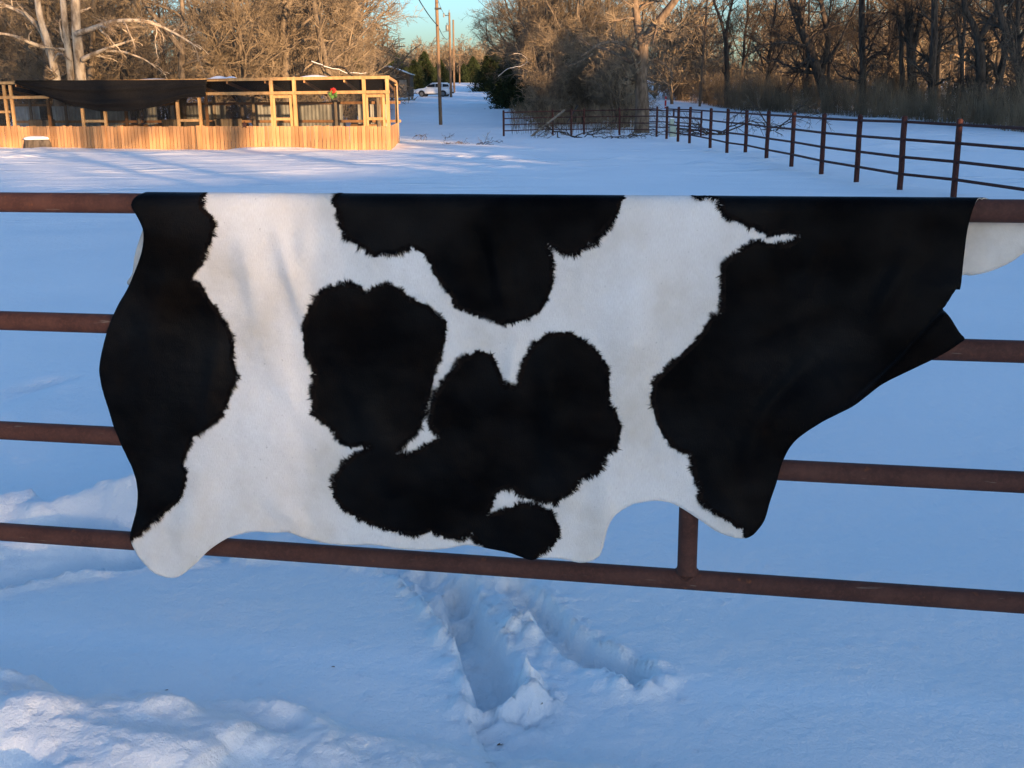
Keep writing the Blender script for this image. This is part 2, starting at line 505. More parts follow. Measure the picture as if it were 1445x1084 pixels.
put(o, 'snow covered pasture, smooth crust with boot troughs and a shovelled bank', None, None, 'structure')

# ------------------------------------------------------------------ pipe gate
gate = empty('pipe_gate', tuple(G0), 'rusty brown steel pipe gate with four rails, carrying the cow hide', 'gate')
U0, U1 = -2.9, 2.5
for z in RAILZ:
    P = np.array([G0 + GDIR * u + [0, 0, z] for u in np.linspace(U0, U1, 40)])
    V, F = tubes(P[None], np.full((1, 40), PR), 28)
    wpart('rail', V, F, RUST, gate, True)
ub = 0.5189
def upright(name, u, z0, z1, r, weld=True):
    b = G0 + GDIR * u
    zs = [z0, z1]; rs = [r, r]
    if weld:      # fillet welds flaring onto the rails
        zs = [z0, z0 + 0.004, z0 + 0.010, z0 + 0.018, z1 - 0.018, z1 - 0.010, z1 - 0.004, z1]
        rs = [r + .0055, r + .004, r + .002, r, r, r + .002, r + .004, r + .0055]
    P = np.array([b + [0, 0, z] for z in zs])
    V, F = tubes(P[None], np.array([rs]), 24)
    return wpart(name, V, F, RUST, gate, True)
for k in range(3):
    upright('brace', ub, RAILZ[k + 1] + PR - 0.006, RAILZ[k] - PR + 0.006, 0.0285)
for k, (zr_, sg) in enumerate(((RAILZ[3], 1), (RAILZ[2], -1), (RAILZ[2], 1), (RAILZ[1], -1), (RAILZ[1], 1), (RAILZ[0], -1))):
    th = np.linspace(0, 2 * math.pi, 49)                       # weld bead where brace and rail meet
    rb = 0.0305
    Q = np.array([G0 + GDIR * (ub + rb * math.cos(a)) + GNRM * rb * 0.96 * math.sin(a) + [0, 0, zr_ + sg * math.sqrt(max(1e-6, PR ** 2 - (rb * 0.96 * math.sin(a)) ** 2))] for a in th])
    V, F = tubes(Q[None], (0.0042 + 0.0012 * rng.normal(size=(1, 49))).clip(.003, .006), 8)
    wpart('weld_bead', V, F, RUST, gate, True)
for u in (U0, U1):
    upright('end_stile', u, RAILZ[3] - 0.03, RAILZ[0] + 0.03, 0.030, False)
for u in (U0 - 0.12, U1 + 0.12):
    b = G0 + GDIR * u
    V, F = pipe(b + [0, 0, -0.3], b + [0, 0, 1.65], 0.057, 20)
    wpart('gate_post', V, F, RUST, gate)
    for z in (0.6, 1.3):
        V, F = pipe(b + [0, 0, z], G0 + GDIR * (U0 if u < 0 else U1) + [0, 0, z], 0.012, 10)
        wpart('hinge', V, F, RUST, gate)

# ------------------------------------------------------------------ cow hide
OUT = [(203,272),(193,277),(187,283),(185,289),(187,295),(191,301.5),(199,316),(203,330),(202,350),(196,370),(183,403),(166,433),(154.5,459),(146,489),(141,516),(143,542),(149.5,566),(158,592),(163,606.5),(178,641),(190,666),(195,685),(196,703),(194,720),(191,733),(187,750),(187,760),(191,771),(200,786),(216,802),(233,810),(248,811.5),(263,806),(283,789),(299,773),(316,761),(332.5,753),(362,747),(392,748.5),(412,748.7),(432,756),(459,763.5),(482,766.6),(526,767),(570,772.6),(599.5,774),(626,772.6),(650,768.5),(666,767.6),(692.5,772.6),(719,778),(735,783.5),(746,787),(752,788),(759,786),(779,785),(795.5,787.5),(812,791.5),(822,792.5),(832,791),(845,784),(851,772),(854,760),(858.6,742),(864,731),(872,722),(892,711),(915,706),(941,706.5),(961,715),(989.5,733),(1010,747),(1030,754.5),(1050,757),(1060,754),(1066.5,749),(1078.6,733),(1086.7,706.7),(1095,682.4),(1103,654),(1115,630),(1131,613.6),(1159.6,595.4),(1204,573),(1244.6,542.7),(1285,522.5),(1313.4,509),(1337.7,496),(1355,484),(1361.5,478),(1354,469),(1341.6,449),(1334,440),(1326,431),(1335,424),(1344,415.6),(1349,409),(1352,401),(1354.6,389.5),(1360,359.6),(1365,324.7),(1370,305),(1375,290),(1382,279)]
BLACKS = [
 [(100,240),(292,240),(292,273),(284,290),(300.6,305),(304.6,321),(300,336),(292,353),(286,373),(276,383),(271,396),(282,398),(292,416),(309,439),(324,463),(332,489),(330.5,509),(338,532),(329,549),(324,568),(312.6,590),(286,611),(273,616.5),(268,633),(261,653),(268,663),(266,683),(259.5,703),(239.5,719.5),(216,738),(200,754),(188,761),(100,765)],
 [(483,240),(478,272),(468,285),(478,303),(480,321),(493,340),(513,351),(528,363),(539.5,359),(556,359.6),(581,349.6),(599,359.6),(607.6,371),(611,386),(622.5,399.5),(632.5,413),(638,421),(641,433),(662,442.7),(685.6,449),(709,457.6),(725.5,456),(745.5,449),(762,441),(773.7,422.7),(782,396),(782,373),(777,353),(773.7,346),(792,358),(815,358),(828.5,346),(846.8,336),(855,326),(871.7,306.5),(878,288),(882,279),(890,240)],
 [(451.5,413),(466,404.5),(493,399),(511,403),(516,413),(533,403.5),(549.5,401),(566,408),(582.7,422.7),(606,431),(619,446),(631,452.6),(629,482.5),(619,512),(610,545),(604,570),(600,590),(593,606.5),(578,622),(563,638),(576,640),(604.5,626.4),(619.5,615),(610,605),(604,596),(606,582),(612.6,555.6),(632.5,529),(652.5,506),(675.7,494),(694,499),(705.6,522.4),(712,543),(720,541),(729,545.6),(732,529),(739,506),(755.4,482.5),(775,469),(802,467.6),(825,479),(845,496),(860,516),(861.7,542),(863,569),(872,578),(878,601),(872,631.4),(855,643),(847,666),(822,674.6),(805.5,696),(785.5,708.5),(759,706),(735.7,698),(722.4,687),(702.5,693),(697,712),(689,724.4),(719,714.5),(739,709.5),(759,710),(779,719.5),(787,732.7),(792,749),(782,769),(765.6,777.6),(758,790),(750,830),(690,830),(682.5,771),(672,765),(666,751),(656,757.6),(636,759),(609.5,749),(589.5,754),(559.7,749),(536,742.7),(510,729.4),(486.6,716),(473,699.5),(471.6,676),(483,656),(503,638),(525,626.4),(513,626.4),(496.5,631.4),(480,623),(473,609),(460,596),(441.5,582),(445,569),(440,552),(445,535.7),(441.5,516),(430,496),(428,462.6),(438,435)],
 [(968,240),(973.5,277),(985,280),(997.4,278),(1014,284),(1017,295.7),(1020,305),(1037,312),(1057.6,320.6),(1072,325.8),(1084.6,333),(1099,332),(1112.6,329),(1127,333),(1122,338),(1105,344.5),(1078,341),(1066,340),(1051,346.5),(1041,356),(1028.5,362),(1019,371.5),(1016,383),(1017,401.6),(1016,441),(999.5,451.4),(993,464),(981,480),(949,510),(921,536.7),(919,561),(925,593),(937,617.7),(957,636),(975.4,642),(977.4,670),(987.5,686.5),(985.5,702.7),(1001.7,719),(1030,733),(1038,743),(1048,743),(1050,757),(1052,800),(1420,800),(1500,500),(1500,240)],
]
HOFF = PR + 0.006                       # the hide lies this far in front of the rail centres
HR = PR + 0.004
ZC = RAILZ[0]
QA = math.pi / 2 * HR
def hide_v(px, py):
    u, z = gate_uv(px, py, HOFF)
    if z >= ZC:
        # on the rolled-over top: intersect with the cylinder round the rail
        d = ray(px, py); d2 = np.array([d @ -GNRM, d[2]])
        o2 = np.array([(CAMP - G0) @ -GNRM, CAM_H - ZC])
        a = d2 @ d2; b = 2 * o2 @ d2; c = o2 @ o2 - HR * HR
        q = b * b - 4 * a * c
        if q > 0:
            t = (-b - math.sqrt(q)) / (2 * a)
        else:
            t = -b / (2 * a)
        hit = o2 + d2 * t
        p = CAMP + d * t
        ang = math.atan2(hit[1], -hit[0])
        return (p - G0) @ GDIR, QA - HR * ang
    return u, QA + (ZC - z)

front = [hide_v(*p) for p in OUT]
# back half, mirrored roughly as a hide is, hanging behind the rail (v < 0)
def back_pt(px, py):
    d = ray(px, py); P0 = G0 - GNRM * HOFF
    t = ((P0 - CAMP) @ GNRM) / (d @ GNRM); p = CAMP + d * t
    return (p - P0) @ GDIR, -QA - (ZC - p[2])
bk = [back_pt(*p) for p in ((1400, 279), (1440, 290), (1500, 316), (1490, 332), (1470, 345), (1445, 357), (1428, 369), (1410, 378), (1390, 385), (1370, 389), (1350, 391))]
uR = front[-1][0]
bk = [(front[-1][0] + .005, 0.012), (front[-1][0] + .03, -0.02)] + bk[1:]
bk += [(1.05, -.30), (0.95, -.40), (0.75, -0.46), (0.45, -.50), (0.1, -.52), (-.2, -.53), (-.5, -.50), (-.75, -.47), (-.95, -.42), (-1.06, -.33)]
bk += [back_pt(*p) for p in ((181, 404), (186, 385), (190, 360), (196, 341), (203, 320), (205, 300))]
bk += [(front[0][0] + .004, -0.02)]
outline = np.array(front + bk)

def resample(P, step):
    out = []
    n = len(P)
    for i in range(n):
        # Catmull-Rom through the points
        p0, p1, p2, p3 = P[i - 1], P[i], P[(i + 1) % n], P[(i + 2) % n]
        L = np.linalg.norm(p2 - p1); k = max(1, int(L / step))
        sharp = False
        for t in np.arange(k) / k:
            out.append(0.5 * ((2 * p1) + (-p0 + p2) * t + (2 * p0 - 5 * p1 + 4 * p2 - p3) * t * t + (-p0 + 3 * p1 - 3 * p2 + p3) * t ** 3))
    return np.array(out)
ring = resample(outline, 0.007)

def inside_poly(X, Y, P):
    r = np.zeros(X.shape, bool); n = len(P); j = n - 1
    for i in range(n):
        xi, yi = P[i]; xj, yj = P[j]
        c = ((yi > Y) != (yj > Y))
        with np.errstate(divide='ignore', invalid='ignore'):
            r ^= c & (X < (xj - xi) * (Y - yi) / (yj - yi + 1e-30) + xi)
        j = i
    return r

def poly_dist(X, Y, P):
    d = np.full(X.shape, 1e9); n = len(P)
    for i in range(n):
        a = P[i]; b = P[(i + 1) % n]; ab = b - a; l2 = ab @ ab + 1e-12
        t = np.clip(((X - a[0]) * ab[0] + (Y - a[1]) * ab[1]) / l2, 0, 1)
        d = np.minimum(d, np.hypot(X - a[0] - t * ab[0], Y - a[1] - t * ab[1]))
    return d

HS = 0.0085
hu = np.arange(ring[:, 0].min(), ring[:, 0].max(), HS)
hv = np.arange(ring[:, 1].min(), ring[:, 1].max(), HS)
HU, HV = np.meshgrid(hu, hv); HU = HU + (np.arange(len(hv)) % 2)[:, None] * HS / 2
m = inside_poly(HU, HV, ring)
hp = np.stack([HU[m], HV[m]], 1)
dd = poly_dist(hp[:, 0], hp[:, 1], ring)
hp = hp[dd > HS * 0.55]
pts2 = [Vector(p) for p in ring] + [Vector(p) for p in hp]
res = delaunay_2d_cdt(pts2, [], [list(range(len(ring)))], 1, 1e-5)
HV2 = np.array([[v[0], v[1]] for v in res[0]])
HT = np.array([list(f) for f in res[2]])
# orient the triangles anticlockwise
a, b, c = HV2[HT[:, 0]], HV2[HT[:, 1]], HV2[HT[:, 2]]
ar = (b[:, 0] - a[:, 0]) * (c[:, 1] - a[:, 1]) - (b[:, 1] - a[:, 1]) * (c[:, 0] - a[:, 0])
HT = HT[np.abs(ar) > 1e-10]; ar = ar[np.abs(ar) > 1e-10]
HT = np.where(ar[:, None] > 0, HT[:, ::-1], HT)
# coat pattern: signed distance to the black patches, metres (positive = black)
sdf = np.full(len(HV2), -1.0)
for B in BLACKS:
    P = np.array([hide_v(px, py) if py > 271 else (gate_uv(px, 300, HOFF)[0], -0.35) for px, py in B])
    ins = inside_poly(HV2[:, 0], HV2[:, 1], P)
    dist = poly_dist(HV2[:, 0], HV2[:, 1], P)
    sdf = np.maximum(sdf, np.where(ins, dist, -dist))
# shape: drape over the rail, folds pushed out along the normal
def uv_px(px, py): return np.array(hide_v(px, py))
RIDGES = [(uv_px(*a_[0]), uv_px(*a_[1]), a_[2], a_[3]) for a_ in (((395, 330), (440, 470), .012, .028), ((340, 320), (372, 470), .010, .035), ((440, 300), (425, 380), .008, .03), ((500, 520), (560, 700), .010, .06),
           ((370, 480), (470, 640), .008, .05), ((690, 290), (715, 450), .010, .02), ((672, 300), (690, 440), -.006, .02), ((770, 480), (790, 690), .012, .04), ((900, 330), (880, 640), .010, .07),
           ((1120, 360), (1010, 600), .012, .07), ((1240, 330), (1130, 560), .014, .06), ((1060, 480), (1180, 420), .006, .03), ((730, 470), (716, 560), .008, .02),
           ((640, 300), (650, 420), .006, .04), ((860, 650), (850, 770), .008, .04), ((300, 640), (260, 780), .010, .05), ((380, 700), (440, 745), .008, .03), ((1000, 650), (1040, 740), .010, .04),
           ((1300, 320), (1220, 470), .012, .03), ((1180, 300), (1120, 420), .008, .03), ((1090, 560), (1040, 680), .012, .03), ((1150, 500), (1060, 600), .010, .025), ((240, 360), (200, 560), .010, .05), ((310, 480), (290, 620), .007, .03))]
FL = [uv_px(1330, 428), uv_px(1262, 500), uv_px(1200, 560), uv_px(1130, 600)]
def hide_pos(u, v, lift=0.0):
    ang = np.clip(v / HR, -math.pi / 2, math.pi / 2)
    fall_f = np.clip(v - QA, 0, None); fall_b = np.clip(-v - QA, 0, None)
    fold = np.zeros(len(u))
    for p, q, h, w in RIDGES:
        d, t, s = seg_dist(u, v, [p, q])
        fold = fold + h * np.exp(-(d / w) ** 2) * np.sin(np.pi * np.clip(t * 0.9 + .05, 0, 1))
    fade = sst(0.02, 0.22, v)
    fold = fold * fade * 1.7
    fold += fade * (0.016 * np.abs(fbm(u * 2.6, v * 1.6, 5, 2)) + 0.0034 * fbm(u * 13, v * 9, 6, 3) + 0.0010 * fbm(u * 38, v * 30, 8, 2))
    fold += 0.0022 * sst(-.03, .03, v) * np.abs(fbm(u * 9, v * 20, 9, 3))
    # the neck flap: the upper lobe stands forward and folds over the lower flap
    d, t, s = seg_dist(u, v, FL)
    up = s < 0 if FLIP else s > 0
    fold += np.where(up, 0.045 * np.exp(-(d / 0.12) ** 2), 0.045 * np.exp(-(d / 0.016) ** 2) - 0.004 * np.exp(-(d / 0.16) ** 2)) * sst(1.0, 0.25, t) * sst(QA + .05, QA + .2, v)
    yfront = HOFF + np.maximum(fold, -0.001)
    yfront = yfront + 0.02 * sst(0.5, 1.1, fall_f) * (0.3 + vnoise(u * 2.2, v * 0 + 1.0, 15)) + lift       # lower edge lifts away a little
    yback = HOFF + 0.03 * sst(0.05, 0.4, fall_b) * (0.5 + vnoise(u * 2, v * 0, 16))
    rr = HR + fold * 0.6 + lift
    cz = np.where(v >= QA, ZC - fall_f, np.where(v <= -QA, ZC - fall_b, ZC + rr * np.cos(ang)))
    cy = np.where(v >= QA, yfront, np.where(v <= -QA, -yback, rr * np.sin(ang)))
    return G0 + np.outer(u, GDIR) + np.outer(cy, GNRM) + np.outer(cz, [0, 0, 1.0])
u = HV2[:, 0]; v = HV2[:, 1]
_, _, s_t = seg_dist(np.array([FL[1][0] + .05]), np.array([FL[1][1] - .15]), FL)
FLIP = bool(s_t[0] < 0)
XYZ = hide_pos(u, v)

def hide_material():
    m, nt, b = new_mat('cow_hair', 0.55, 0.2)
    at = N(nt, 'ShaderNodeAttribute', attribute_name='coat')
    uvn = N(nt, 'ShaderNodeAttribute', attribute_name='hide_uv')
    def mp(scale):
        n = N(nt, 'ShaderNodeMapping'); n.inputs['Scale'].default_value = scale
        nt.links.new(uvn.outputs['Vector'], n.inputs['Vector']); return n.outputs[0]
    t1 = tex_noise(nt, mp((55, 45, 1)), 1.0, 3, 0.6, 0.3)
    t2 = tex_noise(nt, mp((260, 120, 1)), 1.0, 4, 0.75, 0.6)
    t3 = tex_noise(nt, mp((14, 14, 1)), 1.0, 2)
    j = math_n(nt, 'ADD', math_n(nt, 'MULTIPLY', math_n(nt, 'SUBTRACT', t1, 0.5), 0.014), math_n(nt, 'MULTIPLY', math_n(nt, 'SUBTRACT', t2, 0.5), 0.010))
    j = math_n(nt, 'ADD', j, math_n(nt, 'MULTIPLY', math_n(nt, 'SUBTRACT', t3, 0.5), 0.006))
    hair = tex_noise(nt, mp((420, 70, 1)), 1.0, 4, 0.7)
    j = math_n(nt, 'ADD', j, math_n(nt, 'MULTIPLY', math_n(nt, 'SUBTRACT', hair, 0.5), 0.006))
    e = math_n(nt, 'ADD', math_n(nt, 'SUBTRACT', at.outputs['Fac'], 0.0035), j)
    k = N(nt, 'ShaderNodeMapRange'); k.inputs['From Min'].default_value = -0.0026; k.inputs['From Max'].default_value = 0.0022
    nt.links.new(e, k.inputs['Value'])
    # white hair: cream and grey tints, faint specks
    hair = tex_noise(nt, mp((420, 70, 1)), 1.0, 4, 0.7)
    soft = tex_noise(nt, mp((3.2, 2.6, 1)), 1.0, 4, 0.6)
    white = ramp(nt, soft, [(0.32, (0.62, 0.56, 0.48)), (0.5, (0.74, 0.70, 0.65)), (0.66, (0.80, 0.78, 0.75))])
    white = mixc(nt, ramp(nt, hair, [(0.35, (0.30,) * 3), (0.6, (0, 0, 0))]), white, (0.50, 0.46, 0.42))
    spk = tex_noise(nt, mp((90, 70, 1)), 1.0, 2, 0.5)
    white = mixc(nt, ramp(nt, spk, [(0.70, (0, 0, 0)), (0.78, (0.55,) * 3)]), white, (0.36, 0.33, 0.30))
    brown = tex_noise(nt, mp((5, 5, 1)), 1.0, 4, 0.65)
    black = ramp(nt, brown, [(0.45, (0.0010, 0.0010, 0.0013)), (0.64, (0.0036, 0.0024, 0.0019)), (0.8, (0.011, 0.006, 0.004))])
    black = mixc(nt, ramp(nt, hair, [(0.5, (0, 0, 0)), (0.75, (0.5,) * 3)]), black, (0.0045, 0.0036, 0.0032))
    dk = N(nt, 'ShaderNodeMath', operation='POWER'); nt.links.new(k.outputs[0], dk.inputs[0]); dk.inputs[1].default_value = 0.6
    nt.links.new(mixc(nt, dk.outputs[0], white, black), b.inputs['Base Color'])
    shn = ramp(nt, tex_noise(nt, mp((2.6, 3.4, 1)), 1.0, 3, 0.55), [(0.40, (0.03,) * 3), (0.75, (0.15,) * 3)])
    sm = mixc(nt, k.outputs[0], (0.15, 0.15, 0.15), shn); nt.links.new(sm, b.inputs['Specular IOR Level'])
    rgh = N(nt, 'ShaderNodeMapRange'); rgh.inputs['To Min'].default_value = 0.85; rgh.inputs['To Max'].default_value = 0.48
    nt.links.new(k.outputs[0], rgh.inputs['Value']); nt.links.new(rgh.outputs[0], b.inputs['Roughness'])
    wr = tex_noise(nt, mp((16, 60, 1)), 1.0, 3, 0.6, 0.8)
    h = math_n(nt, 'ADD', math_n(nt, 'MULTIPLY', hair, 0.0022), math_n(nt, 'MULTIPLY', t2, 0.0012))
    h = math_n(nt, 'ADD', h, math_n(nt, 'MULTIPLY', wr, 0.0012))
    h = math_n(nt, 'ADD', h, math_n(nt, 'MULTIPLY', k.outputs[0], 0.0012))
    bump(nt, b, h, 0.8, 1.0)
    return m
HAIR = hide_material()
m_, nt_, b_ = new_mat('hide_flesh_side', 0.9, 0.15)
v_ = mapping(nt_, 'Object', (5, 5, 5)); f_ = tex_noise(nt_, v_, 1.0, 6, 0.7)
nt_.links.new(ramp(nt_, f_, [(0.35, (0.52, 0.47, 0.41)), (0.65, (0.68, 0.64, 0.58))]), b_.inputs['Base Color'])
v2_ = mapping(nt_, 'Object', (260, 260, 260)); bump(nt_, b_, tex_noise(nt_, v2_, 1.0, 3), 0.4, 0.002)
FLESH = m_
me = mesh('cow_hide', XYZ, HT.astype(np.int32), [HAIR, FLESH], True)
att = me.attributes.new('coat', 'FLOAT', 'POINT'); att.data.foreach_set('value', sdf.astype(np.float32))
att = me.attributes.new('hide_uv', 'FLOAT_VECTOR', 'POINT')
att.data.foreach_set('vector', np.stack([u, v, np.zeros_like(u)], 1).astype(np.float32).ravel())
hide = obj('cow_hide', me)
put(hide, 'black and white spotted cow hide draped over the top rail of the gate', 'cow hide')
sol = hide.modifiers.new('thickness', 'SOLIDIFY')
sol.thickness = 0.0032; sol.offset = -1.0; sol.use_even_offset = False
sol.material_offset = 1; sol.material_offset_rim = 1
# hair tufts overlapping along the patch borders and the edge of the hide
BHAIR = noisy('black_hair_tuft', (0.0014, 0.0013, 0.0015), (0.010, 0.0065, 0.005), (60, 60, 60), 0.7, 0.06, 3)
WHAIR = noisy('white_hair_tuft', (0.60, 0.56, 0.50), (0.78, 0.75, 0.71), (60, 60, 60), 0.85, 0.1, 3)
def fringe(name, polys, mat, sign, per_m, lmin, lmax, wid, label):
    us, vs, du, dv, ln = [], [], [], [], []
    for P in polys:
        P = np.asarray(P, float); n = len(P)
        area = 0.5 * np.sum(P[:, 0] * np.roll(P[:, 1], -1) - np.roll(P[:, 0], -1) * P[:, 1])
        for i in range(n):
            a, b = P[i], P[(i + 1) % n]; L = np.linalg.norm(b - a)
            if L < 1e-5 or L > 0.5 or min(a[1], b[1]) < -0.02: continue
            k = max(1, int(L * per_m)); t = rng.uniform(0, 1, k)
            q = a + (b - a) * t[:, None]
            nrm = np.array([b[1] - a[1], a[0] - b[0]]) / L * (1 if area > 0 else -1) * sign
            d = nrm + rng.normal(size=(k, 2)) * 0.30 + np.array([0.05, 0.25])
            d /= np.linalg.norm(d, axis=1, keepdims=True)
            q = q - nrm * rng.uniform(.005, .015, k)[:, None]
            keep = d @ nrm > 0.25
            cl = np.clip(.5 + .75 * vnoise(q[:, 0] * 75, q[:, 1] * 75, 33) + .55 * vnoise(q[:, 0] * 210, q[:, 1] * 210, 35), 0, 1); mod = vnoise(q[:, 0] * 9, q[:, 1] * 9, 34) + .5
            l = (lmin + (lmax - lmin) * cl ** 1.6 * rng.uniform(.8, 1.1, k)) * (0.7 + 0.6 * mod)
            us.append(q[keep, 0]); vs.append(q[keep, 1]); du.append(d[keep, 0]); dv.append(d[keep, 1]); ln.append(l[keep])
    us, vs, du, dv, ln = (np.concatenate(x) for x in (us, vs, du, dv, ln))
    ok = inside_poly(us + du * ln, vs + dv * ln, ring) & inside_poly(us, vs, ring)
    us, vs, du, dv, ln = us[ok], vs[ok], du[ok], dv[ok], ln[ok]
    w = wid * rng.uniform(.6, 1.3, len(us))
    A = hide_pos(us - dv * w, vs + du * w, .0006); B = hide_pos(us + dv * w, vs - du * w, .0006)
    C = hide_pos(us + du * ln * .55 + dv * w * .5, vs + dv * ln * .55 - du * w * .5, .0016); D = hide_pos(us + du * ln, vs + dv * ln, .0012)
    V = np.stack([A, B, C, D], 1).reshape(-1, 3)
    o = wpart(name, V, np.arange(len(us) * 4).reshape(-1, 4), mat, None)
    o.parent = hide; o['kind'] = 'stuff'
    return o
BP = []
for B in BLACKS:
    BP.append([hide_v(px, py) if py > 271 else (gate_uv(px, 300, HOFF)[0], -0.35) for px, py in B])
fringe('black_hair', BP, BHAIR, 1, 2600, .006, .027, .0015, None)
fringe('white_hair', BP, WHAIR, -1, 120, .010, .018, .0007, None)

# ------------------------------------------------------------------ placing the added, unseen shade casters behind the camera
TE = math.tan(SUN_EL)
def nt_pt(n, t):
    return NDIR * n + TDIR * t

# ------------------------------------------------------------------ tree growing
def grow(par, M, t0, t1, ang, ratio, K, curv, trop, rk, rmin, taper=0.3, sag=0.0):
    P, Rr, L = par
    Np, Kp, _ = P.shape
    w = L / L.sum()
    idx = rng.choice(Np, M, p=w)
    t = rng.uniform(t0, t1, M)
    f = t * (Kp - 1); i0 = np.minimum(f.astype(int), Kp - 2); fr = (f - i0)[:, None]
    pos = P[idx, i0] * (1 - fr) + P[idx, i0 + 1] * fr
    tan = P[idx, i0 + 1] - P[idx, i0]; tan /= np.linalg.norm(tan, axis=1, keepdims=True) + 1e-9
    pr = Rr[idx, i0] * (1 - fr[:, 0]) + Rr[idx, i0 + 1] * fr[:, 0]
    rv = rng.normal(size=(M, 3)); rv -= tan * (rv * tan).sum(1, keepdims=True); rv /= np.linalg.norm(rv, axis=1, keepdims=True) + 1e-9
    a = rng.uniform(ang[0], ang[1], M)[:, None]
    d = np.cos(a) * tan + np.sin(a) * rv
    ln = L[idx] * ratio * rng.uniform(0.55, 1.25, M) * (1.15 - 0.6 * t)
    st = (ln / (K - 1))[:, None]
    Q = np.zeros((M, K, 3)); Q[:, 0] = pos
    for k in range(1, K):
        d = d + rng.normal(size=(M, 3)) * curv
        d[:, 2] += trop - sag * k
        d /= np.linalg.norm(d, axis=1, keepdims=True)
        Q[:, k] = Q[:, k - 1] + d * st
    r0 = np.maximum(pr * rk, rmin)
    RR = r0[:, None] * np.linspace(1, taper, K)[None]
    return Q, np.maximum(RR, rmin * 0.7), ln

def stem(pts, r0, r1, K=14, wob=0.0):
    pts = np.asarray(pts, float)
    L = np.concatenate([[0], np.cumsum(np.linalg.norm(np.diff(pts, axis=0), axis=1))])
    s = np.linspace(0, L[-1], K)
    P = np.stack([np.interp(s, L, pts[:, i]) for i in range(3)], 1)
    if K > 6:
        P[1:-1] = (P[:-2] + 2 * P[1:-1] + P[2:]) / 4
    if wob: P[1:] += rng.normal(size=(K - 1, 3)) * wob
    return P[None], (r0 + (r1 - r0) * np.linspace(0, 1, K) ** 0.8)[None], np.array([L[-1]])

def merge(ps):
    return tuple(np.concatenate([p[i] for p in ps]) for i in range(3))

def flare(st, k=1.5):
    P, Rr, L = st
    Rr = Rr.copy(); Rr[:, 0] *= k; Rr[:, 1] *= 1 + (k - 1) * .3
    return P, Rr, L

def tree_meshes(name, stems, bark, twig, levels, S0=9):
    """stems: main polylines; levels: list of grow() argument tuples. first level goes with the trunk mesh"""
    tv = [tubes(P, Rr, S0) for P, Rr, L in [merge(stems)]] if len({s[0].shape[1] for s in stems}) == 1 else [tubes(s[0], s[1], S0) for s in stems]
    par = merge(stems) if len({s[0].shape[1] for s in stems}) == 1 else stems[0]
    cv = []
    for i, a in enumerate(levels):
        par2 = grow(par, *a)
        Q, RR, ln = par2
        if i == 0: tv.append(tubes(Q, RR, 6))
        else: cv.append(tubes(Q, RR, 4 if i == 1 else 3))
        if i >= 1 and i < len(levels) - 1:
            par = par2
        else:
            par = par2
    V, F = cat_vf(tv); C, G = cat_vf(cv)
    return mesh(name + '_trunk', V, F, bark, True), mesh(name + '_crown', C, G, twig, False)

rng = np.random.default_rng(11)
PI = math.pi
def hardwood(h, r, bark, twig, lean=0.06, low=0.22, dens=1.0):
    top = np.array([rng.normal() * lean * h, rng.normal() * lean * h, h])
    mid = top * 0.5 + np.array([rng.normal() * .03 * h, rng.normal() * .03 * h, 0])
    st = [flare(stem([(0, 0, -0.4), mid * .5 * .9, mid, top], r, r * 0.18, 16, 0.05))]
    if rng.uniform() < 0.5:      # a fork
        z = rng.uniform(.25, .5)
        b = st[0][0][0, int(z * 15)]
        e = b + np.array([rng.normal() * .22 * h, rng.normal() * .22 * h, h * (1 - z) * .9])
        st.append(stem([b, b + (e - b) * .4 + [rng.normal() * .3, rng.normal() * .3, .2], e], r * .62, r * .12, 16, 0.05))
    return tree_meshes('hardwood', st, bark, twig, [
        (int(20 * dens), low, 0.95, (R(35), R(75)), 0.42, 9, 0.16, 0.05, 0.5, 0.018),
        (int(110 * dens), 0.15, 1.0, (R(25), R(65)), 0.45, 7, 0.2, 0.03, 0.55, 0.010),
        (int(700 * dens), 0.1, 1.0, (R(20), R(65)), 0.5, 4, 0.22, 0.02, 0.6, 0.009),
        (int(4200 * dens), 0.05, 1.0, (R(20), R(60)), 0.55, 3, 0.25, 0.01, 0.7, 0.0062)])

def thicket(h, nst, bark, twig, spread=0.35, dens=1.0):
    st = []
    for k in range(nst):
        a = rng.uniform(0, 2 * PI); d = np.array([math.cos(a), math.sin(a), 0]); l = h * rng.uniform(.6, 1.0); sp = rng.uniform(.1, 1.0) * spread
        b = d * rng.uniform(0, .35)
        st.append(stem([b + [0, 0, -.2], b + d * l * sp * .4 + [0, 0, l * .5], b + d * l * sp + [0, 0, l]], rng.uniform(.03, .06), 0.008, 10, 0.05))
    return tree_meshes('thicket', st, bark, twig, [
        (int(60 * dens), 0.1, 1.0, (R(25), R(70)), 0.42, 7, 0.22, 0.02, 0.6, 0.008),
        (int(420 * dens), 0.05, 1.0, (R(25), R(70)), 0.5, 4, 0.25, 0.01, 0.65, 0.008),
        (int(2800 * dens), 0.05, 1.0, (R(20), R(65)), 0.55, 3, 0.25, 0.0, 0.7, 0.006)], 5)

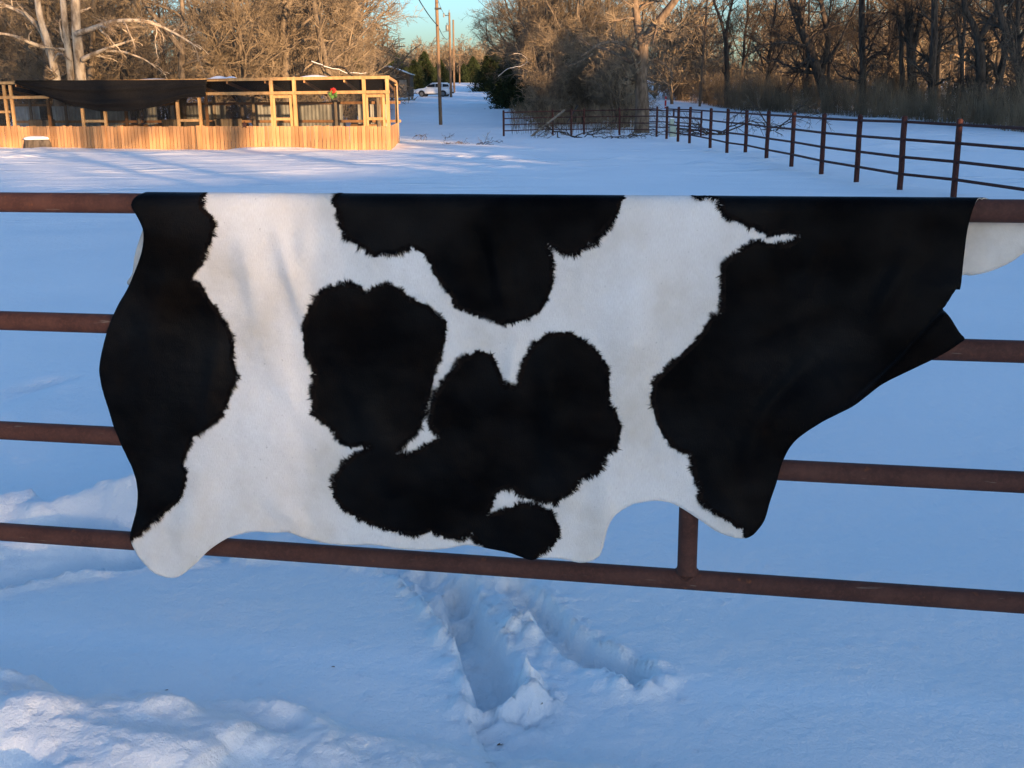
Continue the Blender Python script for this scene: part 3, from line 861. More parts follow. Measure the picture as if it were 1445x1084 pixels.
def cedar_meshes(h, w, n=9000):
    P, Rr, L = flare(stem([(0, 0, -.3), (0.05, 0, h * .5), (0, 0, h * .96)], .13, .02, 10, .02))
    tv = [tubes(P, Rr, 7)]
    B = grow((P, Rr, L), 70, .05, .97, (R(55), R(85)), 0.3, 5, .08, .05, .4, .012)
    tv.append(tubes(B[0], B[1], 4))
    V, F = cat_vf(tv)
    t = rng.uniform(0, 1, n) ** 1.35
    a = rng.uniform(0, 2 * PI, n)
    prof = w * (1 - t ** 1.3) ** 0.75 * np.clip(t * 9 + .45, 0, 1)
    lob = 1 + 0.28 * np.sin(a * 3 + t * 9) + 0.22 * np.sin(a * 7 - t * 23) + .15 * rng.normal(size=n)
    rr = prof * lob * rng.uniform(.25, 1.05, n) ** 0.5
    z = t * h * 1.02 + .1 - 0.12 * rr
    c = np.stack([np.cos(a) * rr, np.sin(a) * rr, z], 1)
    d = np.stack([np.cos(a) * .8, np.sin(a) * .8, rng.uniform(.1, 1.0, n)], 1) + rng.normal(size=(n, 3)) * .35
    d /= np.linalg.norm(d, axis=1, keepdims=True)
    s = np.cross(d, rng.normal(size=(n, 3))); s /= np.linalg.norm(s, axis=1, keepdims=True)
    ln = rng.uniform(.12, .30, n)[:, None] * (h / 5) ** .5; wd = rng.uniform(.035, .08, n)[:, None] * (h / 5) ** .5
    LV = np.stack([c - d * ln * .3, c + s * wd, c + d * ln, c - s * wd], 1).reshape(-1, 3)
    LF = np.arange(n * 4).reshape(n, 4)
    return mesh('cedar_trunk', V, F, BARK_DARK, True), mesh('cedar_crown', LV, LF, CEDAR, False)

def plant(name, meshes, loc, label, cat, group=None, rz=0.0, sc=1.0, parts=('trunk', 'crown')):
    e = empty(name, tuple(loc), label, cat, group, rz)
    e.scale = (sc, sc, sc) if isinstance(sc, (int, float)) else sc
    for p, me in zip(parts, meshes):
        obj(p, me, e)
    return e

HW = [hardwood(rng.uniform(9.5, 13), rng.uniform(.16, .24), BARK, TWIG, low=rng.uniform(.12, .22)) for _ in range(5)]
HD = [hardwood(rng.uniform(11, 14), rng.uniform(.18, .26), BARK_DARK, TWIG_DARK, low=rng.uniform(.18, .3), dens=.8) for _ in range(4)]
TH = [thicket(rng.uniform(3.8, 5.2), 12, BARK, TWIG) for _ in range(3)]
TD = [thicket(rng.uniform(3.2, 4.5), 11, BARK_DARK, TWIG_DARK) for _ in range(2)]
CE = [cedar_meshes(5.2, 2.0), cedar_meshes(6.0, 2.7, 12000)]

# ------------------------------------------------------------------ left woods behind the pen
def gz(x, y): return np.array([x, y, float(macro(x, y))])
Lgrp = 'bare brown trees of the woods behind the plank pen'
for i in range(24):
    row = i // 8
    y = (50, 60, 74)[row] + rng.uniform(-4, 4)
    pxx = -30 + (i % 8) * 70 + rng.uniform(-25, 25) + row * 20
    if row == 2: pxx = min(pxx, 500)
    x = at_y(pxx, 130, y)[0]
    zone = ('behind the pale sycamore', 'above the middle of the shade cloth', 'above the right end of the shade cloth', 'above the left screen door', 'behind the dome-crowned tree', 'above the right end of the pen')[min(5, max(0, int(pxx // 92)))]
    plant('bare_tree', HW[i % 5], gz(x, y), 'bare brown tree, %s row of the woods, %s' % (('front', 'middle', 'back')[row], zone), 'tree', Lgrp, rng.uniform(0, 6.28), rng.uniform(.8, 1.15))
Lg2 = 'leafless thickets behind the plank pen'
for i in range(22):
    y = rng.uniform(46, 62)
    pxx = -30 + i * 26 + rng.uniform(-15, 15)
    if pxx < 170: y += 4
    if pxx > 470: y += 22
    x = at_y(pxx, 130, y)[0]
    plant('thicket', TH[i % 3], gz(x, y), 'leafless brown brush behind the plank pen, %s' % ('left of the sycamore', 'behind the sycamore', 'above the shade cloth', 'above the left screen door', 'under the dome-crowned tree', 'past the right end of the pen')[int(np.searchsorted([60, 140, 290, 400, 490], pxx))], 'brush', Lg2, rng.uniform(0, 6.28), rng.uniform(.8, 1.2), ('stems', 'twigs'))
# the round-crowned tree standing over the pen's middle
b = at_y(433, 130, 56)
y = 56
P = lambda px, py, dy=0: at_y(px, py, y + dy)
st = [flare(stem([gz(b[0], y) - [0, 0, .3], P(434, 90), P(430, 55), P(437, 10), P(440, -60, 1)], .24, .05, 16)),
      stem([P(432, 72), P(445, 45, -.5), P(462, 20, -1), P(475, -30, -1)], .12, .03, 16), stem([P(431, 66), P(418, 40, .5), P(402, 12, 1), P(390, -30, 1)], .12, .03, 16)]
plant('bare_tree', [m for m in tree_meshes('domed_tree', [(s[0] - gz(b[0], y), s[1], s[2]) for s in st], BARK, TWIG, [
    (26, .15, .95, (R(35), R(70)), .5, 9, .15, .06, .5, .018), (150, .1, 1, (R(25), R(60)), .5, 7, .2, .04, .55, .01),
    (900, .1, 1, (R(20), R(60)), .5, 4, .22, .03, .6, .0085), (3800, .05, 1, (R(20), R(60)), .55, 3, .25, .02, .7, .006)])],
    gz(b[0], y), 'dome-crowned bare tree rising behind the right half of the plank pen', 'tree')
# pale sycamore clump with its long arching limb
y = 45.0
b = gz(at_y(98, 130, y)[0], y)
st = [flare(stem([P(84, 150), P(80, 112), P(73, 80), P(66, 55), P(55, 22), P(50, -30)], .20, .10, 16)),
      stem([P(70, 78), P(60, 45, .4), P(40, 22, .6), P(10, 8, .8), P(-40, -5, 1)], .12, .05, 16),
      stem([P(62, 68), P(42, 60, -.5), P(18, 50, -.8), P(-12, 45, -1)], .09, .035, 16),
      flare(stem([P(102, 150), P(101, 112), P(96, 70), P(91, 30), P(87, -20)], .17, .11, 16)),
      flare(stem([P(116, 150), P(114, 112), P(111, 75), P(107, 40), P(106, -20)], .24, .16, 16)),
      stem([P(108, 48, -.3), P(132, 40, -.8), P(160, 30, -1.2), P(190, 28, -1.6), P(220, 34, -1.8), P(250, 48, -2), P(284, 70, -2)], .12, .03, 16),
      stem([P(117, 84, -.3), P(135, 75, -.6), P(158, 66, -1), P(190, 56, -1.2)], .11, .03, 16),
      stem([P(150, 72, -.8), P(175, 73, -1), P(205, 84, -1.2), P(234, 106, -1.4)], .06, .015, 16)]
plant('sycamore_tree', tree_meshes('sycamore', [(s[0] - b, s[1], s[2]) for s in st], BARK_PALE, TWIG_PALE, [
    (46, .2, 1, (R(25), R(65)), .30, 8, .2, .0, .5, .014, .3, .015), (260, .1, 1, (R(25), R(65)), .45, 6, .25, .0, .55, .009),
    (1100, .1, 1, (R(20), R(60)), .5, 4, .25, .0, .6, .006)]), b, 'pale three-trunked sycamore with a long arching limb, left behind the plank pen', 'tree')
# low snow-dusted fallen limb right of the pen roof
def limb(name, pts, r0, r1, bark, label, cat='branch', snow=0.0, twigs=30, tw=TWIG, levels=None):
    pts = np.asarray(pts)
    b = pts[0].copy()
    st = [stem(pts - b, r0, r1, 14, 0.02)]
    par = st[0]; parts = [tubes(par[0], par[1], 8)]
    q_ = grow(par, max(4, twigs // 3), .1, 1, (R(25), R(60)), .35, 6, .2, .02, .6, .008); parts.append(tubes(q_[0], q_[1], 4))
    V, F = cat_vf(parts)
    e = empty(name, tuple(b), label, cat)
    obj('limb', mesh('limb', V, F, bark, True), e)
    if snow:
        S = st[0]
        V, F = tubes(S[0] + np.array([0, 0, 1.0]) * S[1][..., None] * .8, S[1] * snow, 6)
        obj('snow_cap', mesh('snow_cap', V, F, SNOWCAP, True), e)
    return e
limb('leaning_limb', [at_y(472, 104, 47), at_y(440, 88, 46.5), at_y(463, 97, 46), at_y(490, 103, 46), at_y(517, 104, 46)][1:], .045, .02, BARK, 'bare snow-dusted limb leaning over the pen roof, right half', snow=.55, twigs=12)

# ------------------------------------------------------------------ plank-walled pen
A0 = ground(-60, 208.5); A1 = ground(551, 211.5)
A0[2] = A1[2] = (A0[2] + A1[2]) / 2
SD = (A1 - A0); SL = np.linalg.norm(SD[:2]); SD = SD / np.linalg.norm(SD)
SN = np.array([SD[1], -SD[0], 0.0])                 # to the camera
if SN[1] > 0: SN = -SN
SRZ = math.atan2(SD[1], SD[0])
def shed_xy(px, py, off=0.0):
    d = ray(px, py); P0 = A0 + SN * off
    p = CAMP + d * (((P0 - CAMP) @ SN) / (d @ SN))
    return (p - A0) @ SD, p[2] - A0[2]
SB = at_y(566, 200, A1[1] + 5.6) - A1; SB[2] = 0; SB = SB / (-(SB @ SN))      # the pen's depth runs back along its end wall
SBR = math.atan2(SB[1], SB[0])
def SP(uu, zz, dep=0.0): return A0 + SD * uu + SB * dep + np.array([0, 0, zz])
pen = empty('plank_pen', tuple(A0), 'long pine-framed pen with a low plank wall and screened upper half', 'pen')
pen.rotation_euler = (0, 0, 0)
# planks
PZ = shed_xy(300, 178)[1]; pw = 0.128
n_pl = int(SL / (pw + 0.020))
plank_mes = []
for k in range(4):
    V, F = box((0, 0, 0), (pw, 0.02, 1.0), 0, 0.004); plank_mes.append(mesh('plank', V, F, WOOD_NEW))
off = np.array(pen.location)
for k in range(n_pl):
    uu = (k + .5) * SL / n_pl
    h = PZ + rng.normal() * .012 + 0.25
    c = SP(uu, h / 2 - .25, -0.06 + rng.normal() * .003)
    obj('plank', plank_mes[k % 4], pen, tuple(c - off), (rng.normal() * .004, rng.normal() * .006, SRZ), (1, 1, h))
# right end wall
DEP = 5.6
ER = SP(SL, 0, DEP)
for k in range(26):
    dd_ = .1 + k * 0.135
    c = SP(SL + 0.02, (PZ + .25) / 2 - .25, dd_)
    obj('plank', plank_mes[k % 4], pen, tuple(c - off), (0, 0, SBR), (1, 1, PZ + .25))
def shed_beam(name, u0, z0, u1, z1, w=.09, d=.09, dep=0.0, dep1=None, mat=None):
    V, F = beam(SP(u0, z0, dep), SP(u1, z1, dep if dep1 is None else dep1), w, d)
    return wpart(name, V, F, mat or WOOD_POST, pen)
def upost(px, ptop, pbot=205, w=.10, dep=0.0):
    uu, zt = shed_xy(px, ptop)
    return shed_beam('post', uu, -0.3, uu, zt, w, w, dep)
ZT = shed_xy(420, 111)[1]; Z2 = shed_xy(420, 131)[1]; ZH = shed_xy(398, 136.5)[1]; ZB = shed_xy(398, 168)[1]
for px, pt in ((382, 113), (414.5, 112), (513, 111), (546, 110), (281, 138), (250, 144), (148, 157), (116, 153), (14, 120), (5, 120), (-40, 116)):
    upost(px, pt, w=.115 if px > 300 else .10)
uL = shed_xy(-55, 120)[0]; uM = shed_xy(288, 115)[0]; uR_ = shed_xy(549, 112)[0]
shed_beam('top_beam', uL, ZT, uR_, ZT, .10, .10, -.02)
shed_beam('middle_beam', uM, Z2, uR_, Z2, .06, .10, -.06)
u_a = shed_xy(10, 136)[0]; u_b = shed_xy(70, 136)[0]
shed_beam('middle_beam', uL, Z2 - .06, u_b, Z2 - .06, .06, .10, -.06)
for a_, b_p in ((382, 414.5), (513, 546)):
    ua, ub_ = shed_xy(a_, 140)[0] + .08, shed_xy(b_p, 140)[0] - .08
    bars = [beam(SP(ua, z, -.03), SP(ub_, z, -.03), .05, .09) for z in (ZH, ZB)]
    bars += [beam(SP(uq, ZB - .3, -.03), SP(uq, ZH - .05, -.03), .08, .045) for uq in (ua + .04, ub_ - .04)]
    V, F = joinvf(bars); wpart('screen_door', V, F, WOOD_POST, pen)
for px_ in (148, 281):
    uu = shed_xy(px_, 190)[0]
    V, F = beam(SP(uu, -.3, -.10), SP(uu, PZ + .02, -.10), .13, .05, (0, 1, 0)); wpart('batten', V, F, WOOD_NEW, pen)
for a_, b_p, zz in ((116, 148, 171), (250, 281, 170), (0, 14, 158)):
    ua, ub_ = shed_xy(a_, zz)[0], shed_xy(b_p, zz)[0]
    z = shed_xy((a_ + b_p) / 2, zz)[1]
    shed_beam('rail', ua, z, ub_, z, .05, .09, 0)
# interior: back wall of sheet metal, inner posts, roof cloth
for k in range(int(SL / .66)):
    V = []; nn = 9
    for i in range(nn):
        for zq in (0.0, 1.45):
            V.append(SP(k * .66 + i * .66 / (nn - 1), zq, DEP - .04 + .02 * (i % 2)))
    F = [(2 * i, 2 * i + 2, 2 * i + 3, 2 * i + 1) for i in range(nn - 1)]
    if rng.uniform() < .93: wpart('metal_sheet', V, F, GALV, pen)
shed_beam('back_rail', 0, .80, SL, .80, .05, .10, DEP - .10, mat=WOOD_NEW)
shed_beam('back_rail', 0, 1.50, SL, 1.50, .05, .10, DEP - .10, mat=WOOD_NEW)
for k in range(10):
    uu = (k + .5) * SL / 10
    shed_beam('back_post', uu, -.3, uu, ZT - .60, .10, .10, DEP - .18, mat=WOOD_OLD)
    if k % 2: shed_beam('inner_post', uu + .4, -.3, uu + .4, ZT - .36, .10, .10, DEP * .5, mat=WOOD_NEW)
for k in range(13):
    uu = .1 + k * (SL - .2) / 12
    shed_beam('rafter', uu, ZT - .09, uu, ZT - .57, .05, .10, 0.03, DEP - .15, WOOD_NEW)
V = []; nu, nd = 60, 10
for i in range(nu):
    for j in range(nd):
        V.append(SP(i * SL / (nu - 1), ZT + .055 - .50 * j / (nd - 1) - .05 * abs(math.sin(i * PI / 5)), .0 + j * (DEP) / (nd - 1)))
F = [(i * nd + j, (i + 1) * nd + j, (i + 1) * nd + j + 1, i * nd + j + 1) for i in range(nu - 1) for j in range(nd - 1)]
rf = wpart('roof_cloth', V, F, CLOTH, pen, True)
rf.modifiers.new('t', 'SOLIDIFY').thickness = .008
for (pxa, dq, lu) in ((308, .15, .5), (322, .5, .35), (440, .6, .9), (200, 1.4, 1.6), (500, 2.0, 1.2)):
    uu = shed_xy(pxa, 115)[0]
    V = []; 
    for i in range(8):
        for j in range(6):
            e_ = math.sin(PI * i / 7) * math.sin(PI * j / 5)
            V.append(SP(uu + (i / 7 - .5) * lu * 1.6, ZT + .04 + .10 * e_ - .03 * dq, dq + (j / 5 - .5) * .8))
    F = [(i * 6 + j, (i + 1) * 6 + j, (i + 1) * 6 + j + 1, i * 6 + j + 1) for i in range(7) for j in range(5)]
    wpart('roof_snow', V, F, SNOWCAP, pen, True)
# wire screens: fine dark mesh
def screen_material():
    m, nt, b = new_mat('dark_wire_screen', .8, .2)
    b.inputs['Base Color'].default_value = (.012, .012, .014, 1)
    v = mapping(nt, 'Object', (1, 1, 1))
    f = tex_noise(nt, v, 1.3, 3)
    tr = N(nt, 'ShaderNodeBsdfTransparent'); mx = N(nt, 'ShaderNodeMixShader')
    nt.links.new(ramp(nt, f, [(.3, (.28,) * 3), (.7, (.60,) * 3)]), mx.inputs[0])
    nt.links.new(tr.outputs[0], mx.inputs[1]); nt.links.new(b.outputs[0], mx.inputs[2])
    nt.links.new(mx.outputs[0], nt.nodes['Material Output'].inputs['Surface'])
    return m
SCREEN = screen_material()
scr_px = [(-55, 5), (16, 115), (118, 147), (150, 249), (252, 280), (283, 380), (384, 413), (416, 511), (515, 545)]
for a_, b_p in scr_px:
    ua, ub_ = shed_xy(a_, 150)[0], shed_xy(b_p, 150)[0]
    V = [SP(ua, PZ, .06), SP(ub_, PZ, .06), SP(ub_, ZT - .06, .06), SP(ua, ZT - .06, .06)]
    wpart('wire_screen', V, [(0, 1, 2, 3)], SCREEN, pen)
V = [SP(SL - .02, PZ, .1), SP(SL - .02, PZ, 3.5), SP(SL - .02, ZT - .1, 3.5), SP(SL - .02, ZT - .06, .1)]
wpart('wire_screen', V, [(0, 1, 2, 3)], SCREEN, pen)
shed_beam('end_beam', SL, ZT - .01, SL, ZT - .14, .09, .10, .06, 3.6)
shed_beam('end_post', SL, -.3, SL, ZT - .14, .11, .11, 3.6)
# galvanised corner flashing
V = [SP(SL + .03, -.2, 3.45), SP(SL + .03, ZT - .25, 3.45), SP(SL + .05, ZT - .25, 3.9), SP(SL + .05, -.2, 3.9)]
wpart('corner_flashing', V, [(0, 1, 2, 3)], GALV, pen)
# hay and clutter inside, seen through the screens
for k in range(9):
    uu = rng.uniform(.5, SL - .5)
    V, F = box(SP(uu, .28 + .2 * (k % 2), rng.uniform(3.2, 4.8)), (.95, .5, .9), SRZ + rng.normal() * .3, .03)
    wpart('nest_box', V, F, WOOD_OLD if k % 2 else WOOD_NEW, pen)

# black shade cloth hung over the left half of the front
top_px = [(22, 114), (60, 114), (100, 114), (150, 114), (200, 113.5), (250, 113), (292, 112.5)]
bot_px = [(24, 118), (60, 133), (100, 148), (140, 157), (185, 157), (225, 150), (262, 138), (293, 136)]
nu, nv = 90, 18
V = []
for i in range(nu):
    s_u = i / (nu - 1)
    pt = (22 + 270 * s_u, 113.6 - 1.0 * s_u)
    bx_ = np.interp(pt[0], [p[0] for p in bot_px], [p[1] for p in bot_px])
    for j in range(nv):
        q = j / (nv - 1)
        uu, zz = shed_xy(pt[0], pt[1] + (bx_ - pt[1]) * q, .14)
        sag = math.sin(PI * s_u)
        fd = .09 * math.sin(q * 13 + s_u * 5 + 2.2 * math.sin(s_u * 4)) * (.3 + q) * (.4 + sag) + .04 * math.sin(q * 29 + s_u * 11)
        V.append(A0 + SN * (.14 + max(-.02, fd) + .05 * q) + SD * uu + [0, 0, zz])
V = np.array(V)
F = [(i * nv + j, (i + 1) * nv + j, (i + 1) * nv + j + 1, i * nv + j + 1) for i in range(nu - 1) for j in range(nv - 1)]
sc_me = mesh('shade_cloth', V - V[0], F, CLOTH, True)
so = obj('shade_cloth', sc_me, None, tuple(V[0]))
so.modifiers.new('t', 'SOLIDIFY').thickness = .006
put(so, 'black shade cloth sagging across the left front of the plank pen', 'shade cloth')

# flower wreath on the pen's beam
RED = noisy('red_petal', (.45, .02, .02), (.62, .06, .05), (20, 20, 20), .7, .2, 3)
LEAF = noisy('green_leaf', (.05, .13, .03), (.12, .25, .06), (20, 20, 20), .7, .2, 3)
uu, zz = shed_xy(473, 130)
c = A0 + SN * .16 + SD * uu + [0, 0, zz]
w = empty('flower_wreath', tuple(c), 'red flower and green leaf bouquet on the right beam of the plank pen', 'flowers')
def blades(n, r, ln, wd, base):
    d = rng.normal(size=(n, 3)); d[:, 1] *= .5; d /= np.linalg.norm(d, axis=1, keepdims=True)
    s = np.cross(d, rng.normal(size=(n, 3))); s /= np.linalg.norm(s, axis=1, keepdims=True)
    p = base + d * r
    V = np.stack([p, p + d * ln * .5 + s * wd, p + d * ln, p + d * ln * .5 - s * wd], 1).reshape(-1, 3)
    return V, np.arange(n * 4).reshape(n, 4)
V, F = blades(60, .02, .10, .022, np.array([0, 0, .04])); obj('petals', mesh('petals', V, F, RED), w)
V, F = blades(50, .04, .13, .025, np.array([0, 0, -.08])); obj('leaves', mesh('leaves', V, F, LEAF), w)
# rusty star-shaped ornament on the plank top
uu, zz = shed_xy(347, 176)
c = A0 + SN * .10 + SD * uu + [0, 0, zz]
V = []; 
for dq in (-.015, .015):
    for k in range(10):
        a_ = PI / 2 + k * PI / 5; rr = .13 if k % 2 == 0 else .055
        V.append(SD * math.cos(a_) * rr + SN * dq + np.array([0, 0, math.sin(a_) * rr]))
F = [tuple(range(10)), tuple(range(19, 9, -1))] + [(k, (k + 1) % 10, 10 + (k + 1) % 10, 10 + k) for k in range(10)]
o = obj('star_ornament', mesh('star_ornament', V, F, RUST), None, tuple(c))
put(o, 'small rusty star ornament on the top edge of the plank wall', 'ornament')

# snow-capped stump against the pen's left end
b = ground(59, 209)
e = empty('tree_stump', tuple(b), 'short sawn log stump with a cap of snow before the plank wall', 'stump')
V = []; S = 20
for z, r in ((-.3, .60), (.0, .56), (.14, .54), (.32, .50), (.36, .46)):
    for k in range(S):
        a_ = 2 * PI * k / S; q = r * (1 + .05 * math.sin(3 * a_) + .03 * math.sin(7 * a_))
        V.append((q * math.cos(a_) * 1.25, q * math.sin(a_) * .8, z * .9))
F = [(r * S + k, r * S + (k + 1) % S, (r + 1) * S + (k + 1) % S, (r + 1) * S + k) for r in range(4) for k in range(S)] + [tuple(range(80, 100))]
obj('log', mesh('log', V, F, BARK, True), e)
V = []
for z, r in ((.35, .44), (.39, .48), (.45, .43), (.49, .28), (.50, .05)):
    for k in range(S):
        a_ = 2 * PI * k / S; q = r * (1 + .08 * math.sin(2 * a_ + 1))
        V.append((q * math.cos(a_) * 1.25, q * math.sin(a_) * .8, z * .9))
F = [(r * S + k, r * S + (k + 1) % S, (r + 1) * S + (k + 1) % S, (r + 1) * S + k) for r in range(4) for k in range(S)] + [tuple(range(80, 100))]
obj('snow_cap', mesh('snow_cap', V, F, SNOWCAP, True), e)

# ------------------------------------------------------------------ pipe fences of the pasture
def fence(name, posts, label, r=.052, rr=.026, fr=(.925, .69, .455, .225)):
    """posts: (px, py base, py top)"""
    B = [ground(px, pb) for px, pb, pt in posts]
    H = []
    for (px, pb, pt), b in zip(posts, B):
        H.append(at_y(px, pt, b[1])[2] - b[2])
    e = empty(name, tuple(B[0]), label, 'fence')
    for b, h in zip(B, H):
        P = np.array([b + [0, 0, z] for z in (-.3, h * .3, h * .7, h - .015, h)]) + rng.normal(size=(5, 3)) * .004
        V, F = tubes(P[None], np.array([[r, r, r, r, r * .7]]), 14)
        F = [tuple(f) for f in F] + [tuple(range(56, 70))]
        wpart('post', V, F, RUST_FAR, e, True)
    for i in range(len(B) - 1):
        for f in fr:
            a = B[i] + [0, 0, H[i] * f]; b2 = B[i + 1] + [0, 0, H[i + 1] * f]
            V, F = pipe(a, b2, rr, 10, 2, False)
            wpart('rail', V, F, RUST_FAR, e, True)
    return e, B, H
posts = [(1590, 318, 180), (1455, 297, 173), (1345, 278, 168), (1269, 269, 164), (1208, 256, 163), (1158.5, 246, 161), (1116.5, 235, 158.5), (1081.5, 227, 157), (1051.5, 219, 155.5), (1025.5, 215, 154), (1002, 208.5, 152.8), (973, 201.5, 151.2), (956.5, 199.5, 151), (940.5, 196.5, 150.4)]
fence('pipe_fence', posts, 'rust red pipe fence running from the right edge back to the big tree')
fence('pipe_fence', [(926.5, 193, 150.8), (874, 191, 152.5), (824, 190.5, 153.5), (806, 191, 154), (780, 190.5, 154.5), (711, 193, 156)], 'rust brown pipe fence crossing the middle distance in front of the thicket', .045, .024)
# second panel standing farther back behind the right fence
fence('pipe_fence', [(989, 192, 156), (950, 188, 154), (905, 186, 153)], 'short dark pipe fence panel half hidden behind the right fence', .04, .024)

# board leaning on the cross fence
a = ground(747, 193); b = at_y(797, 155, a[1] - .3)
V, F = beam(a + [0, 0, -.05], b, .05, .16, (0, -1, .4))
o = obj('leaning_board', mesh('leaning_board', V - a, F, WOOD_OLD), None, tuple(a)); put(o, 'grey weathered board leaning on the cross fence', 'board')
a = ground(806, 190); b = at_y(815, 149, a[1] - .2)
V, F = beam(at_y(800, 174, a[1] + .2), b, .04, .07, (0, -1, .4))
o = obj('fence_stay', mesh('fence_stay', V - V[0], F, DARK), None, tuple(V[0])); put(o, 'dark steel bar tilted against the cross fence beside the leaning board', 'bar')

# ------------------------------------------------------------------ brush piles and fallen limbs
def fallen(px, py, n, ln, label, seed_r=.03, h=.5):
    b = ground(px, py)
    st = []
    for k in range(n):
        a_ = rng.normal() * .5 + (0 if rng.uniform() < .5 else PI)
        d = np.array([math.cos(a_), math.sin(a_), 0]); l = ln * rng.uniform(.5, 1)
        p = np.array([rng.normal() * .4, rng.normal() * .3, .02])
        st.append(stem([p, p + d * l * .5 + [0, 0, rng.uniform(.02, max(.04, h))], p + d * l + [0, 0, rng.uniform(.0, h * 1.2)]], seed_r, .008, 10, .05))
    ms = tree_meshes('fallen_branches', st, BARK_DARK, TWIG, [(10 * n, .2, 1, (R(20), R(60)), .4, 6, .2, 0.0, .6, min(.010, seed_r * .6)), (40 * n, .1, 1, (R(20), R(60)), .5, 4, .22, .0, .7, min(.007, seed_r * .4))])
    e = plant('brush_pile', ms, b, label, 'brush pile', None, 0, 1.0, ('limbs', 'twigs'))
    for ch in e.children: ch['kind'] = 'stuff'
    return e
fallen(815, 195, 5, 2.2, 'tangle of dead branches on the snow below the leaning board', .03, .6)
fallen(880, 196, 3, 1.6, 'few dead sticks lying left of the big tree trunk', .025, .3)
fallen(1020, 190, 5, 3.4, 'heap of fallen branches behind the right fence', .04, .7)
fallen(1085, 185, 4, 3.0, 'upswept fallen bough behind the right fence, nearer the woods', .035, 1.3)
fallen(672, 204, 3, 1.0, 'thin twigs lying in the snow left of the cross fence', .010, .08)
fallen(610, 200, 3, .55, 'small bare twigs poking from the snow right of the pen', .006, .3)

# ------------------------------------------------------------------ big tree at the fence corner
b = ground(905, 187); y = b[1]
st = [flare(stem([b - [0, 0, .3], P(907, 150), P(904, 110), P(908, 70), P(905, 45)], .37, .24, 16), 1.2),
      stem([P(904, 55), P(899, 30, .3), P(896, 0, .6), P(890, -80, 1)], .20, .12, 16),
      stem([P(908, 62), P(918, 45, -.3), P(938, 20, -.6), P(957, -5, -1), P(985, -80, -1)], .22, .12, 16),
      stem([P(903, 78), P(888, 66, -.6), P(868, 58, -1), P(845, 62, -1.4), P(820, 80, -1.6)], .12, .04, 16),
      stem([P(900, 92), P(880, 84, .6), P(860, 70, 1), P(835, 66, 1.4), P(815, 52, 1.8)], .11, .03, 16),
      stem([P(910, 95), P(925, 84, -.4), P(940, 92, -.8), P(950, 105, -1)], .06, .02, 16)]
plant('corner_tree', tree_meshes('corner_tree', [(s[0] - b, s[1], s[2]) for s in st], noisy('tan_bark', (.075, .054, .038), (.21, .155, .11), (6, 6, 2), .95, .1, 5, .6, .03), TWIG, [
    (46, .15, 1, (R(30), R(70)), .35, 8, .22, .01, .45, .014), (260, .1, 1, (R(25), R(65)), .45, 6, .25, .0, .55, .009),
    (1500, .1, 1, (R(20), R(60)), .5, 4, .25, .0, .6, .006), (2600, .1, 1, (R(20), R(60)), .5, 3, .25, .0, .6, .006)]), b, 'thick forked tree with sunlit upper limbs at the fence corner', 'tree')
a = at_y(806, 92, y - 1.5)
limb('broken_limb', [P(836, 76, -1.4), P(822, 84, -1.5), P(810, 91, -1.6), P(804, 94, -1.6)], .06, .05, BARK, 'short broken limb stub hanging left of the forked tree', twigs=4)
limb('snowy_limb', [at_y(703, 108, 60), at_y(716, 97, 60), at_y(738, 93, 60), at_y(746, 88, 60), at_y(742, 78, 60), at_y(724, 75, 60)], .02, .009, BARK_PALE, 'thin crooked limb white with snow at the left of the thicket', snow=.5, twigs=6)

# thicket and cedars right of the lane
Cg = 'bare trees of the thicket between lane and fence corner'
land = ('at its lane side', 'above the leaning board', 'left of the forked tree', 'just behind the forked tree')
for i in range(26):
    px = (772, 780, 768, 788, 800, 816, 832, 848, 862, 878, 890, 776, 808)[i % 13] - (i // 13) * 30 + rng.uniform(-6, 6); py = (164, 152)[i // 13] + rng.uniform(-4, 5)
    q = ground(px, py)
    wh = land[0 if px < 757 else 1 if px < 800 else 2 if px < 865 else 3]
    plant('bare_tree', HW[(i + 2) % 5], q, 'tangled bare %s tree of the middle thicket, %s' % (('near', 'farther')[i // 13], wh), 'tree', Cg, rng.uniform(0, 6.28), rng.uniform(.9, 1.1) * (.95, 1.2)[i // 13])
Cg2 = 'leafless brush of the middle thicket'
for i in range(30):
    px = 768 + i * 4.0; py = rng.uniform(157, 181)
    plant('thicket', TH[i % 3], ground(px, py), 'leafless brown brush of the middle thicket behind the cross fence, %s' % land[0 if px < 785 else 1 if px < 815 else 2 if px < 875 else 3], 'brush', Cg2, rng.uniform(0, 6.28), rng.uniform(.75, 1.15), ('stems', 'twigs'))
for px, py, s, k, lab in ((722, 147, 1.1, 0, 'tall dark cedar against the lane, second from the left of the thicket'), (760, 160, .7, 1, 'bushy dark cedar just left of the leaning board'), (744, 153, .95, 1, 'dark green cedar at the front left edge of the thicket'), (716, 140, .95, 0, 'dark cedar at the lane side, leftmost of the thicket'), (786, 164, .80, 1, 'dark green cedar low in the thicket behind the leaning board'), (800, 172, .62, 1, 'low dark cedar deep in the thicket left of the forked tree'), (704, 127, .8, 1, 'far dark cedar where the lane meets the thicket')):
    plant('cedar_tree', CE[k], ground(px, py), lab, 'tree', 'cedars beside the lane', rng.uniform(0, 6.28), s)

